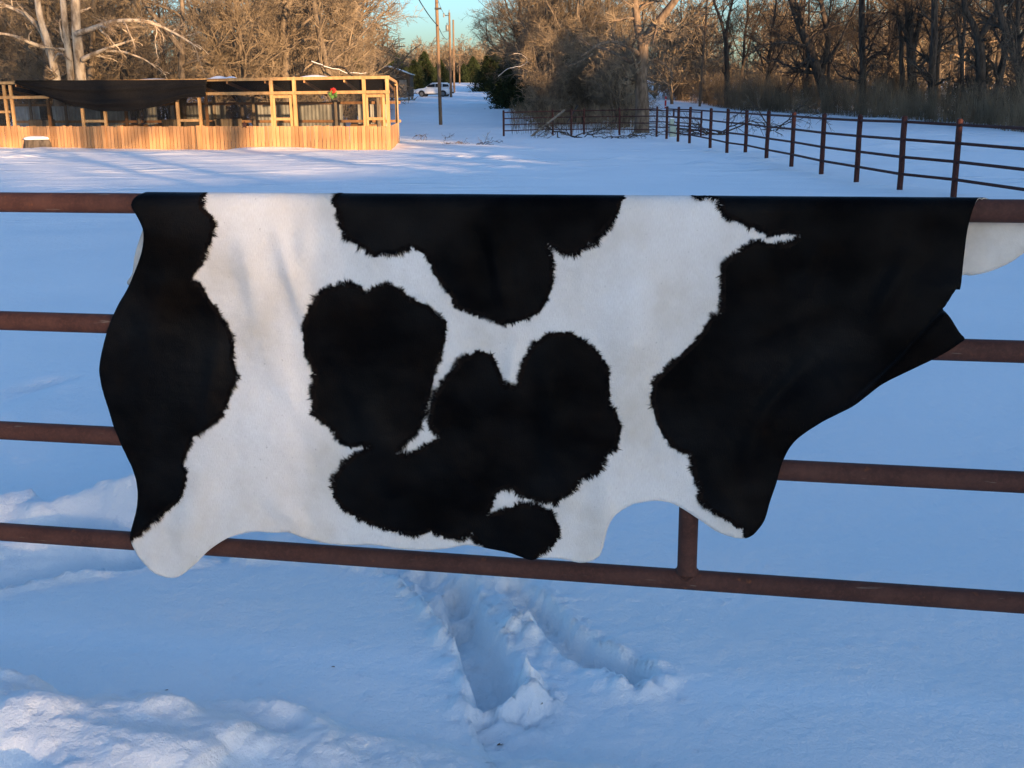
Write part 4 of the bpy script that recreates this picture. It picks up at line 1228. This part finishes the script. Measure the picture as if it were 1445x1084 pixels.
# ------------------------------------------------------------------ right woods
Rg = 'bare dark trees of the right woods'
def rzone(px): return ('below the sky gap', 'left of the leaning tree', 'behind the leaning tree', 'near the straight trunk', 'behind the twin-stemmed tree', 'behind the V-forked tree', 'at the right edge')[int(np.searchsorted([1060, 1125, 1195, 1250, 1335, 1410], px))]
def edge_y(px): return np.interp(px, [930, 994, 1044, 1100, 1160, 1260, 1335, 1445, 1510], [140, 148, 156, 158.5, 161, 167, 172, 185, 193])
for i in range(39):
    px = 965 + (i % 13) * 41 + rng.uniform(-15, 15)
    q = ground(px, edge_y(px) - 2)
    dy = (4, 20, 38)[i // 13] + rng.uniform(0, 9)
    y2 = q[1] + dy; x2 = at_y(px, 120, y2)[0]
    if i // 13 >= 1 and px < 1080: continue
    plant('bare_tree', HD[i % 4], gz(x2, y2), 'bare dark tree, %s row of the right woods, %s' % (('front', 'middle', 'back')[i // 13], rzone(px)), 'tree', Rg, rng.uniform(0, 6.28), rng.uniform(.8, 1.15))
Rg2 = 'leafless brush under the right woods'
for i in range(44):
    px = 955 + (i % 26) * 20 + rng.uniform(-8, 8)
    q = ground(px, edge_y(px) - 1)
    y2 = q[1] + rng.uniform(1.5, 14) + (i // 26) * 14; x2 = at_y(px, 120, y2)[0]
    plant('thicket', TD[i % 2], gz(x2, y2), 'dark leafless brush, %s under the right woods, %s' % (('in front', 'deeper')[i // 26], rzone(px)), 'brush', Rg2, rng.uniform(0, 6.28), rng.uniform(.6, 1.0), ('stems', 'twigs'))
def feature(name, px, py, dy, paths, label, bark=BARK_DARK, twig=TWIG_DARK, dens=1.0):
    """a tree whose main stems follow the given sight lines on its own vertical plane"""
    global y
    q = ground(px, edge_y(px)); y = q[1] + max(dy, 0) + 3.5 + .5 * dy
    b = gz(at_y(px, py, y)[0], y)
    st = []
    for k, (pts, r0, r1) in enumerate(paths):
        PP = [P(a_, b_, c_) for a_, b_, c_ in pts]
        if k == 0: PP = [b - [0, 0, .3]] + PP
        s = stem(PP, r0, r1, 16)
        st.append(flare(s, 1.35) if k == 0 else s)
    plant(name, tree_meshes(name, [(s[0] - b, s[1], s[2]) for s in st], bark, twig, [
        (int(24 * dens), .25, 1, (R(30), R(70)), .34, 8, .22, .03, .45, .016), (int(130 * dens), .1, 1, (R(25), R(65)), .45, 6, .25, .02, .55, .010),
        (int(800 * dens), .1, 1, (R(20), R(60)), .5, 3, .25, .01, .6, .0085)]), b, label, 'tree')
feature('bare_tree', 1026, 143, 0, [([(1026, 105, 0), (1025, 70, 0), (1024, 52, 0)], .26, .20), ([(1024, 55, 0), (1018, 30, 0), (1008, 5, .5), (1000, -40, 1)], .17, .08), ([(1025, 50, 0), (1028, 25, -.5), (1034, 0, -1), (1045, -40, -1)], .15, .07)], 'dark Y-forked tree alone against the pale sky gap', dens=.7)
feature('leaning_tree', 1172, 160, 0, [([(1160, 120, 0), (1145, 75, 0), (1128, 35, 0), (1112, -20, 0)], .42, .26), ([(1158, 112, 0), (1170, 60, .6), (1160, 10, 1), (1155, -30, 1)], .24, .15), ([(1140, 65, 0), (1110, 60, -1), (1080, 62, -1.5), (1062, 75, -2)], .12, .04), ([(1165, 90, 0), (1185, 60, -1), (1200, 25, -1), (1215, -10, -1)], .14, .06)], 'heavy dark tree leaning left at the edge of the right woods')
feature('straight_tree', 1218, 160, -2, [([(1218, 110, 0), (1216, 50, 0), (1216, -30, 0)], .24, .19)], 'tall dark straight trunk with few branches in the right woods', dens=.5)
feature('twin_tree', 1290, 163, 2, [([(1287, 110, 0), (1284, 50, 0), (1280, -20, 0)], .34, .24), ([(1288, 70, 0), (1297, 35, .5), (1304, -20, .5)], .20, .13), ([(1284, 60, 0), (1268, 25, -.5), (1245, 5, -1), (1225, -20, -1)], .14, .06)], 'thick twin-stemmed dark tree in the middle of the right woods')
feature('bare_tree', 1316, 168, 0, [([(1314, 110, 0), (1318, 60, 0), (1319, -20, 0)], .26, .18)], 'slim dark trunk just right of the twin-stemmed tree', dens=.6)
feature('forked_tree', 1384, 175, -1, [([(1384, 120, 0), (1383, 75, 0), (1381, 52, 0)], .30, .24), ([(1382, 56, 0), (1372, 32, 0), (1362, 15, 0), (1358, -20, 0)], .20, .11), ([(1382, 54, 0), (1398, 30, -.4), (1412, 8, -.8), (1430, -20, -1)], .19, .10)], 'dark tree forking in a wide V near the right edge of the woods')
feature('bare_tree', 1440, 175, 2, [([(1440, 120, 0), (1430, 75, 0), (1418, 40, 0), (1408, 10, 0), (1400, -30, 0)], .22, .10)], 'curved dark tree at the right edge of the picture', dens=.7)
feature('sunlit_tree', 1194, 150, 26, [([(1194, 118, 0), (1193, 104, 0)], .30, .24), ([(1193, 106, 0), (1180, 92, 0), (1172, 85, 0)], .12, .04), ([(1193, 106, 0), (1196, 80, 0), (1198, 55, .5)], .15, .05), ([(1193, 108, 0), (1210, 100, 0), (1240, 104, 0)], .12, .04), ([(1193, 106, 0), (1205, 84, 0), (1212, 60, 0)], .12, .04)], 'small sunlit tan tree with spreading limbs deep in the right woods', BARK_PALE, TWIG_PALE, .8)
feature('bare_tree', 1355, 170, 12, [([(1356, 110, 0), (1358, 60, 0), (1360, -20, 0)], .26, .2)], 'tan sunlit trunk seen between the twin-stemmed and the V-forked trees', noisy('tan_bark_2', (.12, .085, .055), (.28, .20, .13), (6, 6, 2), .95, .1), TWIG, .6)

# tall dry weeds along the edge of the right woods
def weeds(name, n, sampler, h0, h1, label, mat=WEED):
    pos = np.array([sampler() for _ in range(n)])
    hh = rng.uniform(h0, h1, n) * (0.75 + 0.5 * (vnoise(pos[:, 0] * .25, pos[:, 1] * .25, 60) + .5))
    ln = rng.normal(size=(n, 2)) * .16
    K = 3; t = np.linspace(0, 1, K)
    Q = pos[:, None, :] + np.stack([ln[:, 0:1] * hh[:, None] * t ** 1.6, ln[:, 1:2] * hh[:, None] * t ** 1.6, hh[:, None] * t - .05], 2)
    RR = rng.uniform(.004, .009, n)[:, None] * np.linspace(1, .5, K)[None]
    par = (Q, RR, hh)
    tw = grow(par, int(n * 1.8), .35, 1.0, (R(15), R(50)), .38, 3, .2, .05, .7, .003)
    V, F = cat_vf([tubes(Q, RR, 3), tubes(tw[0], tw[1], 3)])
    c = pos.mean(0)
    o = obj(name, mesh(name, V - c, F, mat), None, tuple(c))
    put(o, label, 'weeds', None, 'stuff')
_ep = np.linspace(930, 1510, 60); _eg = np.array([ground(p_, edge_y(p_)) for p_ in _ep])
def edge_ground(px): return np.array([np.interp(px, _ep, _eg[:, i]) for i in range(3)])
def s_right():
    px = rng.uniform(1000, 1500); q = edge_ground(px); d = -1.0 + 9 * rng.uniform() ** 1.7
    y2 = q[1] + d; x2 = at_y(px, 120, y2)[0]
    return gz(x2, y2)
weeds('dry_weeds', 6500, s_right, 1.0, 2.3, 'tall dry tan weeds along the edge of the right woods')
def s_far():
    px = rng.uniform(935, 1110); q = edge_ground(px); y2 = q[1] + rng.uniform(0, 1) ** 1.5 * 16; x2 = at_y(px, 120, y2)[0]
    return gz(x2, y2)
weeds('dry_weeds', 2600, s_far, 1.2, 3.2, 'dry weeds and saplings below the sky gap left of the right woods')
def s_mid():
    px = rng.uniform(720, 900); y2 = rng.uniform(50, 88); return gz(at_y(px, 120, y2)[0], y2)
weeds('dry_weeds', 1500, s_mid, .4, 1.3, 'dry weeds at the foot of the middle thicket')

# ------------------------------------------------------------------ distant woods (one mass)
def ribbons(Q, RR):
    n = len(Q); d = Q[:, -1] - Q[:, 0]
    s = np.cross(d, rng.normal(size=(n, 3))); s /= np.linalg.norm(s, axis=1, keepdims=True) + 1e-9
    w = RR[:, :1] * s
    return np.stack([Q[:, 0] - w, Q[:, 0] + w, Q[:, -1] + w * .5, Q[:, -1] - w * .5], 1).reshape(-1, 3), np.arange(n * 4).reshape(n, 4)
def distant(name, spots, hmin, hmax, label, twig, n3=640, rt=.05):
    base = []
    for k in range(4):
        st = [stem([(0, 0, -1), (rng.normal() * .3, rng.normal() * .3, 5), (rng.normal(), rng.normal(), 10)], .2, .05, 8, .05)]
        a1 = grow(st[0], 22, .08, .95, (R(30), R(70)), .42, 4, .15, .05, .5, .05)
        a2 = grow(a1, 170, .1, 1, (R(25), R(60)), .5, 3, .2, .03, .55, rt)
        a3 = grow(a2, n3, .1, 1, (R(20), R(60)), .6, 3, .2, .02, .6, rt)
        base.append(cat_vf([tubes(st[0][0], st[0][1], 4), tubes(a1[0], a1[1], 3), ribbons(a2[0], a2[1]), ribbons(a3[0], a3[1])]))
    parts = []
    for i, p in enumerate(spots):
        V, F = base[i % 4]; a_ = rng.uniform(0, 6.28); s = rng.uniform(hmin, hmax) / 10
        c0, s0 = math.cos(a_), math.sin(a_)
        W = np.stack([V[:, 0] * c0 - V[:, 1] * s0, V[:, 0] * s0 + V[:, 1] * c0, V[:, 2]], 1) * s + p
        parts.append((W, F))
    V, F = cat_vf(parts); c = np.mean(spots, axis=0)
    o = obj(name, mesh(name, V - c, F, twig), None, tuple(c)); put(o, label, 'woods', None, 'stuff')
spots = []
for i in range(170):
    y2 = rng.uniform(225, 330); px = rng.uniform(440, 720); p = gz(at_y(px, 120, y2)[0], y2); spots.append(p)
distant('distant_woods', spots, 5.0, 8.0, 'brown bare woods closing the far end of the lane', TWIG)
spots = []
for i in range(90):
    y2 = rng.uniform(112, 190); px = rng.uniform(925, 1450); p = gz(at_y(px, 120, y2)[0], y2); spots.append(p)
distant('distant_woods', spots, 7, 10.5, 'pale brown woods far behind the trees on the right', TWIG)
spots = []
for i in range(60):
    y2 = rng.uniform(95, 150); px = rng.uniform(-60, 520); p = gz(at_y(px, 120, y2)[0], y2); spots.append(p)
distant('distant_woods', spots, 9, 13, 'brown woods deep behind the plank pen', TWIG)
Fg = 'cedars at the far end of the lane'
for px, y2, s, lab in ((585, 182, .85, 'dark cedar behind the far cabin'), (600, 190, 1.05, 'green cedar directly behind the parked car'), (622, 200, .8, 'dark cedar between the two farther utility poles'), (668, 215, .75, 'rounded far cedar right of the utility poles'), (694, 170, .95, 'tall dark cedar at the far right side of the lane'), (560, 175, .9, 'dark cedar half hidden behind the cabin roof'), (505, 90, .8, 'olive green cedar just behind the right end of the pen'), (640, 225, .6, 'small cedar under the far small pole'), (655, 222, .65, 'dark cedar at the crest of the lane')):
    plant('cedar_tree', CE[int(s * 10) % 2], gz(at_y(px, 120, y2)[0], y2), lab, 'tree', Fg, rng.uniform(0, 6.28), s)

# ------------------------------------------------------------------ cabin, car and poles down the lane
def cabin():
    q = ground(572, 142); yy = q[1]
    xr = at_y(579, 130, yy)[0]; xl = xr - 5.4; z0 = q[2]
    zr = at_y(541, 93, yy)[2]; ze = at_y(580, 103.5, yy)[2]; zf = at_y(570, 136, yy)[2]
    xm = (xl + xr) / 2
    e = empty('cabin', (xm, yy, z0), 'weathered brown board cabin on piers with a snow-dusted tin roof', 'cabin')
    D = 5.0
    n = 18
    for k in range(n):                                   # vertical boards of the gable end
        xa = xl + (xr - xl) * k / n; xb = xl + (xr - xl) * (k + 1) / n - .02
        def zt(x): return ze + (zr - ze) * (1 - abs(x - xm) / ((xr - xl) / 2)) - .12
        V = [(xa, yy, zf), (xb, yy, zf), (xb, yy, zt(xb)), (xa, yy, zt(xa)), (xa, yy + .05, zf), (xb, yy + .05, zf), (xb, yy + .05, zt(xb)), (xa, yy + .05, zt(xa))]
        wpart('board', V, [(0, 1, 2, 3), (7, 6, 5, 4), (0, 4, 5, 1), (1, 5, 6, 2), (2, 6, 7, 3), (3, 7, 4, 0)], WOOD_DARK, e)
    for k in range(16):                                  # right side wall
        ya = yy + .06 + D * k / 16; yb = ya + D / 16 - .02
        V, F = box(((xr - .03), (ya + yb) / 2, (zf + ze - .1) / 2), (.05, yb - ya, ze - .1 - zf)); wpart('board', V, F, WOOD_DARK, e)
    V, F = box((xm, yy + D / 2 + .1, zf - .08), (xr - xl - .1, D, .16)); wpart('floor_frame', V, F, WOOD_OLD, e)
    for px_ in (xl + .2, xm, xr - .2):
        for py_ in (yy + .25, yy + D - .2):
            V, F = box((px_, py_, (z0 + zf) / 2 - .2), (.25, .25, zf - z0 + .2)); wpart('pier', V, F, WOOD_OLD, e)
    for s in (-1, 1):
        xe = xm + s * ((xr - xl) / 2 + .22); zz = ze - .12
        V = [(xm, yy - .25, zr), (xe, yy - .25, zz), (xe, yy + D + .2, zz), (xm, yy + D + .2, zr)]
        V2 = [(a, b, c - .06) for a, b, c in V]
        rf = wpart('roof', V + V2, [(0, 1, 2, 3), (7, 6, 5, 4), (0, 4, 5, 1), (1, 5, 6, 2), (2, 6, 7, 3), (3, 7, 4, 0)], GALV, e)
        V = [(xm + s * .1, yy - .1, zr + .02), (xm + s * 2.0, yy - .05, zr + .03 + (zz - zr) * 2.0 / abs(xe - xm)), (xm + s * 2.2, yy + D, zr + .04 + (zz - zr) * 2.2 / abs(xe - xm)), (xm + s * .1, yy + D, zr + .04)]
        wpart('roof_snow', V, [(0, 1, 2, 3)], SNOWCAP, e)
    V, F = box((xr - .85, yy - .03, zf + .95), (.9, .04, 1.9)); wpart('door', V, F, WOOD_OLD, e)
    V, F = box((xr - 1.75, yy - .03, zf + 1.2), (.04 + .5, .04, .7)); wpart('window', V, F, DARK, e)
cabin()

def car():
    q = ground(613, 136.6)
    rz = PI - R(12)
    e = empty('parked_car', tuple(q), 'white five-door sport utility car parked on the lane behind the near pole', 'car', None, rz)
    WHITE = noisy('white_car_paint', (.72, .74, .76), (.80, .81, .82), (2, 2, 2), .25, .5, 2)
    GLASS, gnt, gb = new_mat('dark_car_glass', .25, .3); gb.inputs['Base Color'].default_value = (.012, .014, .018, 1)
    nn_ = tex_noise(gnt, mapping(gnt, 'Object', (3, 3, 3)), 1.0); gnt.links.new(ramp(gnt, nn_, [(.3, (.008, .01, .014)), (.7, (.02, .022, .028))]), gb.inputs['Base Color'])
    RUB = noisy('tyre_rubber', (.012, .012, .012), (.025, .025, .025), (20, 20, 20), .8, .3, 3)
    TRIM = noisy('black_trim', (.012, .012, .013), (.02, .02, .022), (9, 9, 9), .6, .3, 2)
    LAMP = noisy('red_tail_lamp', (.42, .02, .015), (.55, .04, .03), (9, 9, 9), .3, .5, 2)
    HEAD = noisy('head_lamp', (.5, .52, .55), (.7, .72, .75), (9, 9, 9), .15, .6, 2)
    st = [(2.42, .72, .45, .80), (2.30, .86, .35, .95), (1.90, .95, .30, 1.04), (1.2, .98, .28, 1.10), (.75, .985, .27, 1.14), (0, .99, .27, 1.16), (-1.2, .99, .28, 1.18), (-2.0, .97, .32, 1.20), (-2.35, .92, .40, 1.20), (-2.45, .84, .50, 1.12)]
    V = []
    for x, w, zb, zt in st:
        V += [(x, -w * .86, zb), (x, -w, zb + .16), (x, -w * 1.0, (zb + zt) / 2 + .1), (x, -w * .96, zt - .04), (x, -w * .88, zt), (x, w * .88, zt), (x, w * .96, zt - .04), (x, w, (zb + zt) / 2 + .1), (x, w, zb + .16), (x, w * .86, zb)]
    m = 10
    F = [(i * m + k, i * m + (k + 1) % m, (i + 1) * m + (k + 1) % m, (i + 1) * m + k) for i in range(len(st) - 1) for k in range(m)]
    F += [tuple(range(m - 1, -1, -1)), tuple(range((len(st) - 1) * m, len(st) * m))]
    obj('body', mesh('body', V, F, WHITE, True), e)
    cs = [(1.15, .84, 1.10, 1.12), (.55, .82, 1.14, 1.52), (.25, .80, 1.15, 1.68), (-.6, .79, 1.16, 1.75), (-1.6, .78, 1.18, 1.73), (-2.15, .75, 1.18, 1.64), (-2.35, .72, 1.18, 1.25)]
    V = []
    for x, w, zb, zt in cs: V += [(x, -w - .06, zb - .03), (x, -w + .02, zb + (zt - zb) * .8), (x, -w * .8, zt), (x, w * .8, zt), (x, w - .02, zb + (zt - zb) * .8), (x, w + .06, zb - .03)]
    m = 6
    F = [(i * m + k, i * m + k + 1, (i + 1) * m + k + 1, (i + 1) * m + k) for i in range(len(cs) - 1) for k in range(m - 1)]
    F += [tuple(range(m - 1, -1, -1)), tuple(range((len(cs) - 1) * m, len(cs) * m))]
    obj('cabin', mesh('cabin', V, F, WHITE, True), e)
    for s in (-1, 1):
        for pts in ([(.85, 1.22), (.42, 1.56), (-.35, 1.64), (-.35, 1.22)], [(-.42, 1.22), (-.42, 1.64), (-1.25, 1.64), (-1.25, 1.22)], [(-1.40, 1.24), (-1.40, 1.62), (-2.15, 1.55), (-2.28, 1.28)]):
            V = [(x, s * (.925 - (z - 1.16) * .16), z) for x, z in pts]
            obj('window', mesh('window', V, [(0, 1, 2, 3)] if s < 0 else [(3, 2, 1, 0)], GLASS), e)
        V, F = box((2.30, s * .66, .84), (.22, .36, .14), 0, .03); obj('headlight', mesh('headlight', V, F, HEAD), e)
        V, F = box((-2.38, s * .80, 1.05), (.16, .26, .26), 0, .03); obj('tail_light', mesh('tail_light', V, F, LAMP), e)
        V, F = box((.72, s * 1.06, 1.22), (.14, .18, .14), 0, .03); obj('mirror', mesh('mirror', V, F, WHITE), e)
        for x in (1.45, -1.45):
            V, F = pipe((0, -.11, 0), (0, .11, 0), .37, 24); w_ = obj('wheel', mesh('wheel', V, F, RUB), e, (x, s * .90, .37))
            V, F = pipe((0, -.125, 0), (0, .125, 0), .24, 20); obj('rim', mesh('rim', V, F, GREYM), w_)
            V = [(x + .46 * math.cos(a) , s * .995, .37 + .46 * math.sin(a)) for a in np.linspace(0, PI, 14)]
            obj('wheel_arch', mesh('wheel_arch', V, [tuple(range(14))] if s < 0 else [tuple(range(13, -1, -1))], TRIM), e)
        V, F = box((0, s * .965, .34), (2.2, .06, .14), 0, .01); obj('sill', mesh('sill', V, F, TRIM), e)
    V, F = box((2.40, 0, .55), (.12, 1.5, .26), 0, .03); obj('front_bumper', mesh('front_bumper', V, F, TRIM), e)
    V, F = box((-2.44, 0, .50), (.12, 1.6, .2), 0, .03); obj('rear_bumper', mesh('rear_bumper', V, F, TRIM), e)
    V = [(1.02, -.72, 1.18), (1.02, .72, 1.18), (.36, .64, 1.63), (.36, -.64, 1.63)]
    obj('windscreen', mesh('windscreen', [(x + .05, y_, z + .02) for x, y_, z in V], [(0, 1, 2, 3)], GLASS), e)
    V = [(-2.37, -.62, 1.28), (-2.37, .62, 1.28), (-2.22, .58, 1.60), (-2.22, -.58, 1.60)]
    obj('rear_window', mesh('rear_window', V, [(3, 2, 1, 0)], GLASS), e)
    V, F = box((-.8, 0, 1.76), (1.9, 1.2, .06), 0, .03); obj('roof_snow', mesh('roof_snow', V, F, SNOWCAP), e)
car()

def pole(px, py, top_px, y0, label, r0=.15, r1=.11, arms=()):
    b = ground(px, py) if y0 is None else gz(at_y(px, 120, y0)[0], y0)
    t = at_y(top_px[0], top_px[1], b[1])
    e = empty('utility_pole', tuple(b), label, 'utility pole', 'utility poles')
    V, F = pipe(b - [0, 0, .4], t, r0, 14, 6)
    V = np.array(V).reshape(6, 14, 3); 
    for k in range(6):
        c = V[k].mean(0); V[k] = c + (V[k] - c) * (1 + (r1 / r0 - 1) * k / 5)
    wpart('shaft', V.reshape(-1, 3), F, POLE_WOOD, e, False)
    return e, b, t
e1, b1, t1 = pole(622, 177, (614, -60), None, 'nearest wooden utility pole, standing left in the lane', .105, .085)
z_ = at_y(618, 12.5, b1[1])
V, F = beam(z_ + [-.18, -.15, 0], z_ + [.2, -.15, 0], .08, .1); wpart('step_bolt', V, F, DARK, e1)
e2, b2, t2 = pole(636.5, 137.5, (634, 18), None, 'wooden utility pole carrying a grey transformer behind the parked car', .17, .12)
s2 = b2[1] / FPX
V, F = beam(t2 + [-.70, 0, -.35], t2 + [.0, 0, -.35], .08, .08); wpart('arm', V, F, DARK, e2)
V, F = pipe(t2 + [-.70, 0, -.55], t2 + [-.70, 0, -.05], .10, 10); wpart('insulator', V, F, GREYM, e2)
V, F = pipe(t2 + [0, 0, -.1], t2 + [0, 0, .35], .05, 8); wpart('insulator', V, F, GREYM, e2)
tc = at_y(631, 39.5, b2[1])
Vt, Ft = tubes(np.array([[tc + [0, 0, z] for z in (-.36, -.33, .30, .36, .38)]]), np.array([[.16, .20, .20, .16, .05]]), 16)
tr_ = wpart('transformer', Vt, [tuple(f) for f in Ft] + [tuple(range(15, -1, -1))], GREYM, e2, True)
V, F = pipe(tc + [0, 0, .3], tc + [0, 0, .62], .05, 8); wpart('bushing', V, F, DARK, e2)
V, F = beam(tc + [-.6, 0, -.50], t2 * 0 + tc + [.35, 0, -.36], .05, .05); wpart('bracket', V, F, DARK, e2)
V, F = beam(tc + [.1, 0, 0], tc + [.4, 0, .05], .06, .1); wpart('bracket', V, F, DARK, e2)
e3, b3, t3 = pole(641, 131, (639.5, 28), None, 'plain sunlit utility pole just right of the transformer pole', .16, .12)
e4, b4, t4 = pole(648.5, 116, (648.5, 76), 205, 'short distant pole with a crossarm at the end of the lane', .13, .1)
V, F = beam(t4 + [-.7, 0, -.15], t4 + [.7, 0, -.15], .08, .1); wpart('crossarm', V, F, POLE_WOOD, e4)
e5, b5, t5 = pole(988, 128, (997, 16), 105, 'tan double-crossarm utility pole in the sky gap, leaning right', .12, .09)
for pz_, half in ((21, 1.0), (38, .75)):
    c = at_y(995, pz_, b5[1])
    V, F = beam(c + [-half, -.14, .0], c + [half, -.14, .03], .10, .12); ca = wpart('crossarm', V, F, POLE_WOOD, e5)
    for k in (-.9, -.45, .45, .9):
        V, F = pipe(c + [k * half, -.14, .06], c + [k * half, -.14, .2], .03, 8); wpart('insulator', V, F, GREYM, e5)

WIRE = noisy('power_wire', (.02, .02, .022), (.035, .035, .04), (3, 3, 3), .6, .3, 2)
def wire(a, b, sag, r, label):
    n = 24; t = np.linspace(0, 1, n)[:, None]
    Q = np.asarray(a) * (1 - t) + np.asarray(b) * t; Q[:, 2] -= sag * 4 * t[:, 0] * (1 - t[:, 0])
    V, F = tubes(Q[None], np.full((1, n), r), 5)
    o = obj('power_line', mesh('power_line', V - Q[0], F, WIRE), None, tuple(Q[0])); put(o, label, 'power line', 'overhead wires')
wire(at_y(560, -60, 40), at_y(618, 36.5, b1[1]), -.0 + .25, .024, 'thick overhead cable coming down from the upper left to the nearest pole')
wire(at_y(618, 36.5, b1[1]), at_y(634, 52, b2[1]), .5, .022, 'overhead cable from the nearest pole to the transformer pole')
wire(at_y(600, -60, 40), t2 + [0, 0, .35], 1.2, .012, 'thin overhead wire ending at the top of the transformer pole')

# red and white marker and the green pedestal at the fence corner
q = ground(939, 153)
e = empty('marker_post', tuple(q), 'red marker post with a white reflector behind the fence corner', 'marker post')
MR = noisy('red_marker_paint', (.30, .012, .014), (.42, .03, .03), (9, 9, 9), .6, .3, 3); MW = noisy('white_marker_paint', (.7, .7, .7), (.8, .8, .8), (9, 9, 9), .5, .4, 3)
hh = at_y(939, 136, q[1])[2] - q[2]
V, F = box((0, 0, hh / 2 - .1), (.16, .05, hh + .2), 0, .015); obj('post', mesh('post', V, F, MR), e)
V, F = box((.0, -.03, hh * .72), (.12, .02, .1), 0, .005); obj('reflector', mesh('reflector', V, F, MW), e)
V, F = box((.0, -.03, hh * .16), (.14, .02, .08), 0, .005); obj('reflector', mesh('reflector', V, F, MW), e)
q = ground(947.5, 193); hh = at_y(947, 166, q[1])[2] - q[2]
e = empty('utility_pedestal', tuple(q), 'pale green utility pedestal box beside the fence corner', 'pedestal')
GRN = noisy('pale_green_paint', (.26, .31, .24), (.36, .41, .33), (6, 6, 6), .6, .3, 4)
V, F = box((0, 0, hh * .5 - .1), (.17, .2, hh + .1), 0, .015); obj('cabinet', mesh('cabinet', V, F, GRN), e)
V, F = box((.13, 0, hh * .35 - .1), (.10, .18, hh * .62 + .1), 0, .01); obj('side_box', mesh('side_box', V, F, GRN), e)
V, F = box((0, 0, hh - .02), (.20, .23, .06), 0, .015); obj('lid', mesh('lid', V, F, SNOWCAP), e)
# dead leaves on the snow
LEAFM = noisy('dead_leaf', (.10, .05, .03), (.22, .12, .07), (60, 60, 60), .8, .2, 3)
for px, py, s, lab in ((706, 1030, .011, 'curled brown leaf on the snow before the deep boot hole'), (764, 989, .006, 'tiny brown bud scale beside the deep boot hole'), (235, 972, .005, 'left of two dark specks on the smooth snow above the bank'), (470, 940, .006, 'thin brown chip on the smooth snow, middle left'), (112, 988, .004, 'dark seed on the snow above the left end of the bank')):
    q = ground(px, py); zz = float(q[2] + micro(np.array([q[0]]), np.array([q[1]]))[0])
    V = [(-1.2, 0, .15), (-.5, -.5, .35), (.5, -.45, .3), (1.2, 0, .2), (.5, .5, .6), (-.5, .5, .55), (0, 0, .1)]
    F = [(0, 1, 6), (1, 2, 6), (2, 3, 6), (3, 4, 6), (4, 5, 6), (5, 0, 6)]
    o = obj('dead_leaf', mesh('dead_leaf', np.array(V) * s, F, LEAFM, True), None, (q[0], q[1], zz), (0, 0, rng.uniform(0, 6))); put(o, lab, 'leaf', 'leaf litter on the snow')

# ------------------------------------------------------------------ unseen things behind the camera, most added to shade or filter the sun
def shade_barn(n0, n1, t0, t1, hr, he):  # unseen building added to keep the sun off the foreground
    c = nt_pt((n0 + n1) / 2, (t0 + t1) / 2)
    e = empty('shade_barn', (c[0], c[1], 0), 'long low grey building added behind the camera to shade the foreground, unseen', 'shade_barn', None, SUN_AZ)
    L = n1 - n0; W = t1 - t0
    for s in (-1, 1):
        for k in range(40):
            V, F = box((-L / 2 + (k + .5) * L / 40, s * W / 2, he / 2 - .2), (L / 40 - .01, .04, he + .4)); obj('board', mesh('board', V, F, WOOD_OLD), e)
        V, F = box((0, s * (W / 2 - .06), he / 2 - .2), (L - .2, .04, he + .4)); obj('lining', mesh('lining', V, F, WOOD_OLD), e)
        V = [(-L / 2 - .0, s * (W / 2 + .3), he - .1), (L / 2 + .3, s * (W / 2 + .3), he - .1), (L / 2 + .3, 0, hr), (-L / 2 - .0, 0, hr)]
        V += [(a, b, c - .06) for a, b, c in V]
        obj('roof', mesh('roof', V, [(0, 1, 2, 3), (7, 6, 5, 4), (0, 4, 5, 1), (1, 5, 6, 2), (2, 6, 7, 3), (3, 7, 4, 0)], GALV), e)
        x = s * (L / 2 - .02)
        V = [(x, -W / 2, -.3), (x, W / 2, -.3), (x, W / 2, he), (x, 0, hr - .1), (x, -W / 2, he)]
        obj('gable_wall', mesh('gable_wall', V, [(0, 1, 2, 3, 4)], WOOD_OLD), e)
    V, F = box((0, W / 2 + .05, 1.2), (2.6, .06, 2.4)); obj('door', mesh('door', V, F, WOOD_DARK), e)
BT = -16.0
shade_barn(1.15, 17.0, BT - 3, BT + 3, 38.5 * TE, 38.5 * TE - 1.6)
Bg = 'trees behind the camera'
for k, n in enumerate((5.6, 7.1, 11.5)):
    p = nt_pt(n, BT - 6); plant('bare_tree', HD[k], (p[0], p[1], 0), 'bare tree behind the added building, outside the picture', 'tree', Bg, k * 2.0, 1.25)
for k, (n, t, s, ms) in enumerate(((-.6, -88, 1.5, HW[0]), (1.0, -96, 1.5, HW[3]), (.95, -84, 2.75, TH[1])) + tuple((4.0 + 2.1 * j, -60 + 1.5 * (j % 3), (85 * TE + .3 * (j % 3)) / 4.6, TH[j % 3]) for j in range(7))):
    p = nt_pt(n, t); plant('bare_tree', ms, (p[0], p[1], 0), ('bare tree added far behind the camera to filter the sun, outside the picture' if k < 3 else 'bare brush added far behind the camera to dapple the field, outside the picture'), 'tree', Bg, k * 1.1, s)  # all added: trees filter the sun at left, brush dapples the field
for k, (n, h) in enumerate(((13.4, 4.6), (15.2, 5.0), (16.9, 5.2))):
    p = nt_pt(n, -20.5); plant('cedar_tree', CE[0], (p[0], p[1], 0), 'short cedar added to shade the right fence, outside the picture', 'tree', Bg, k * 2.1, h / 5.2)  # added so the right fence posts stay out of the sun
k = 0; n = 18.5
while n < 66:  # added row of unseen cedars, tall enough to shade the right side
    hgt = 112 * TE + 2.0 + 1.2 * math.sin(n * .9)
    if n < 22: hgt = 96 * TE
    if n > 36: hgt += 3.0
    p = nt_pt(n, -60 + 2 * math.sin(n * 1.7))
    plant('cedar_tree', CE[k % 2], (p[0], p[1], 0), 'tall cedar of the shade row added behind the camera, outside the picture', 'tree', Bg, k * 1.3, hgt / (5.2 if k % 2 == 0 else 6.0))
    k += 1; n += 2.7 + .5 * math.sin(n)
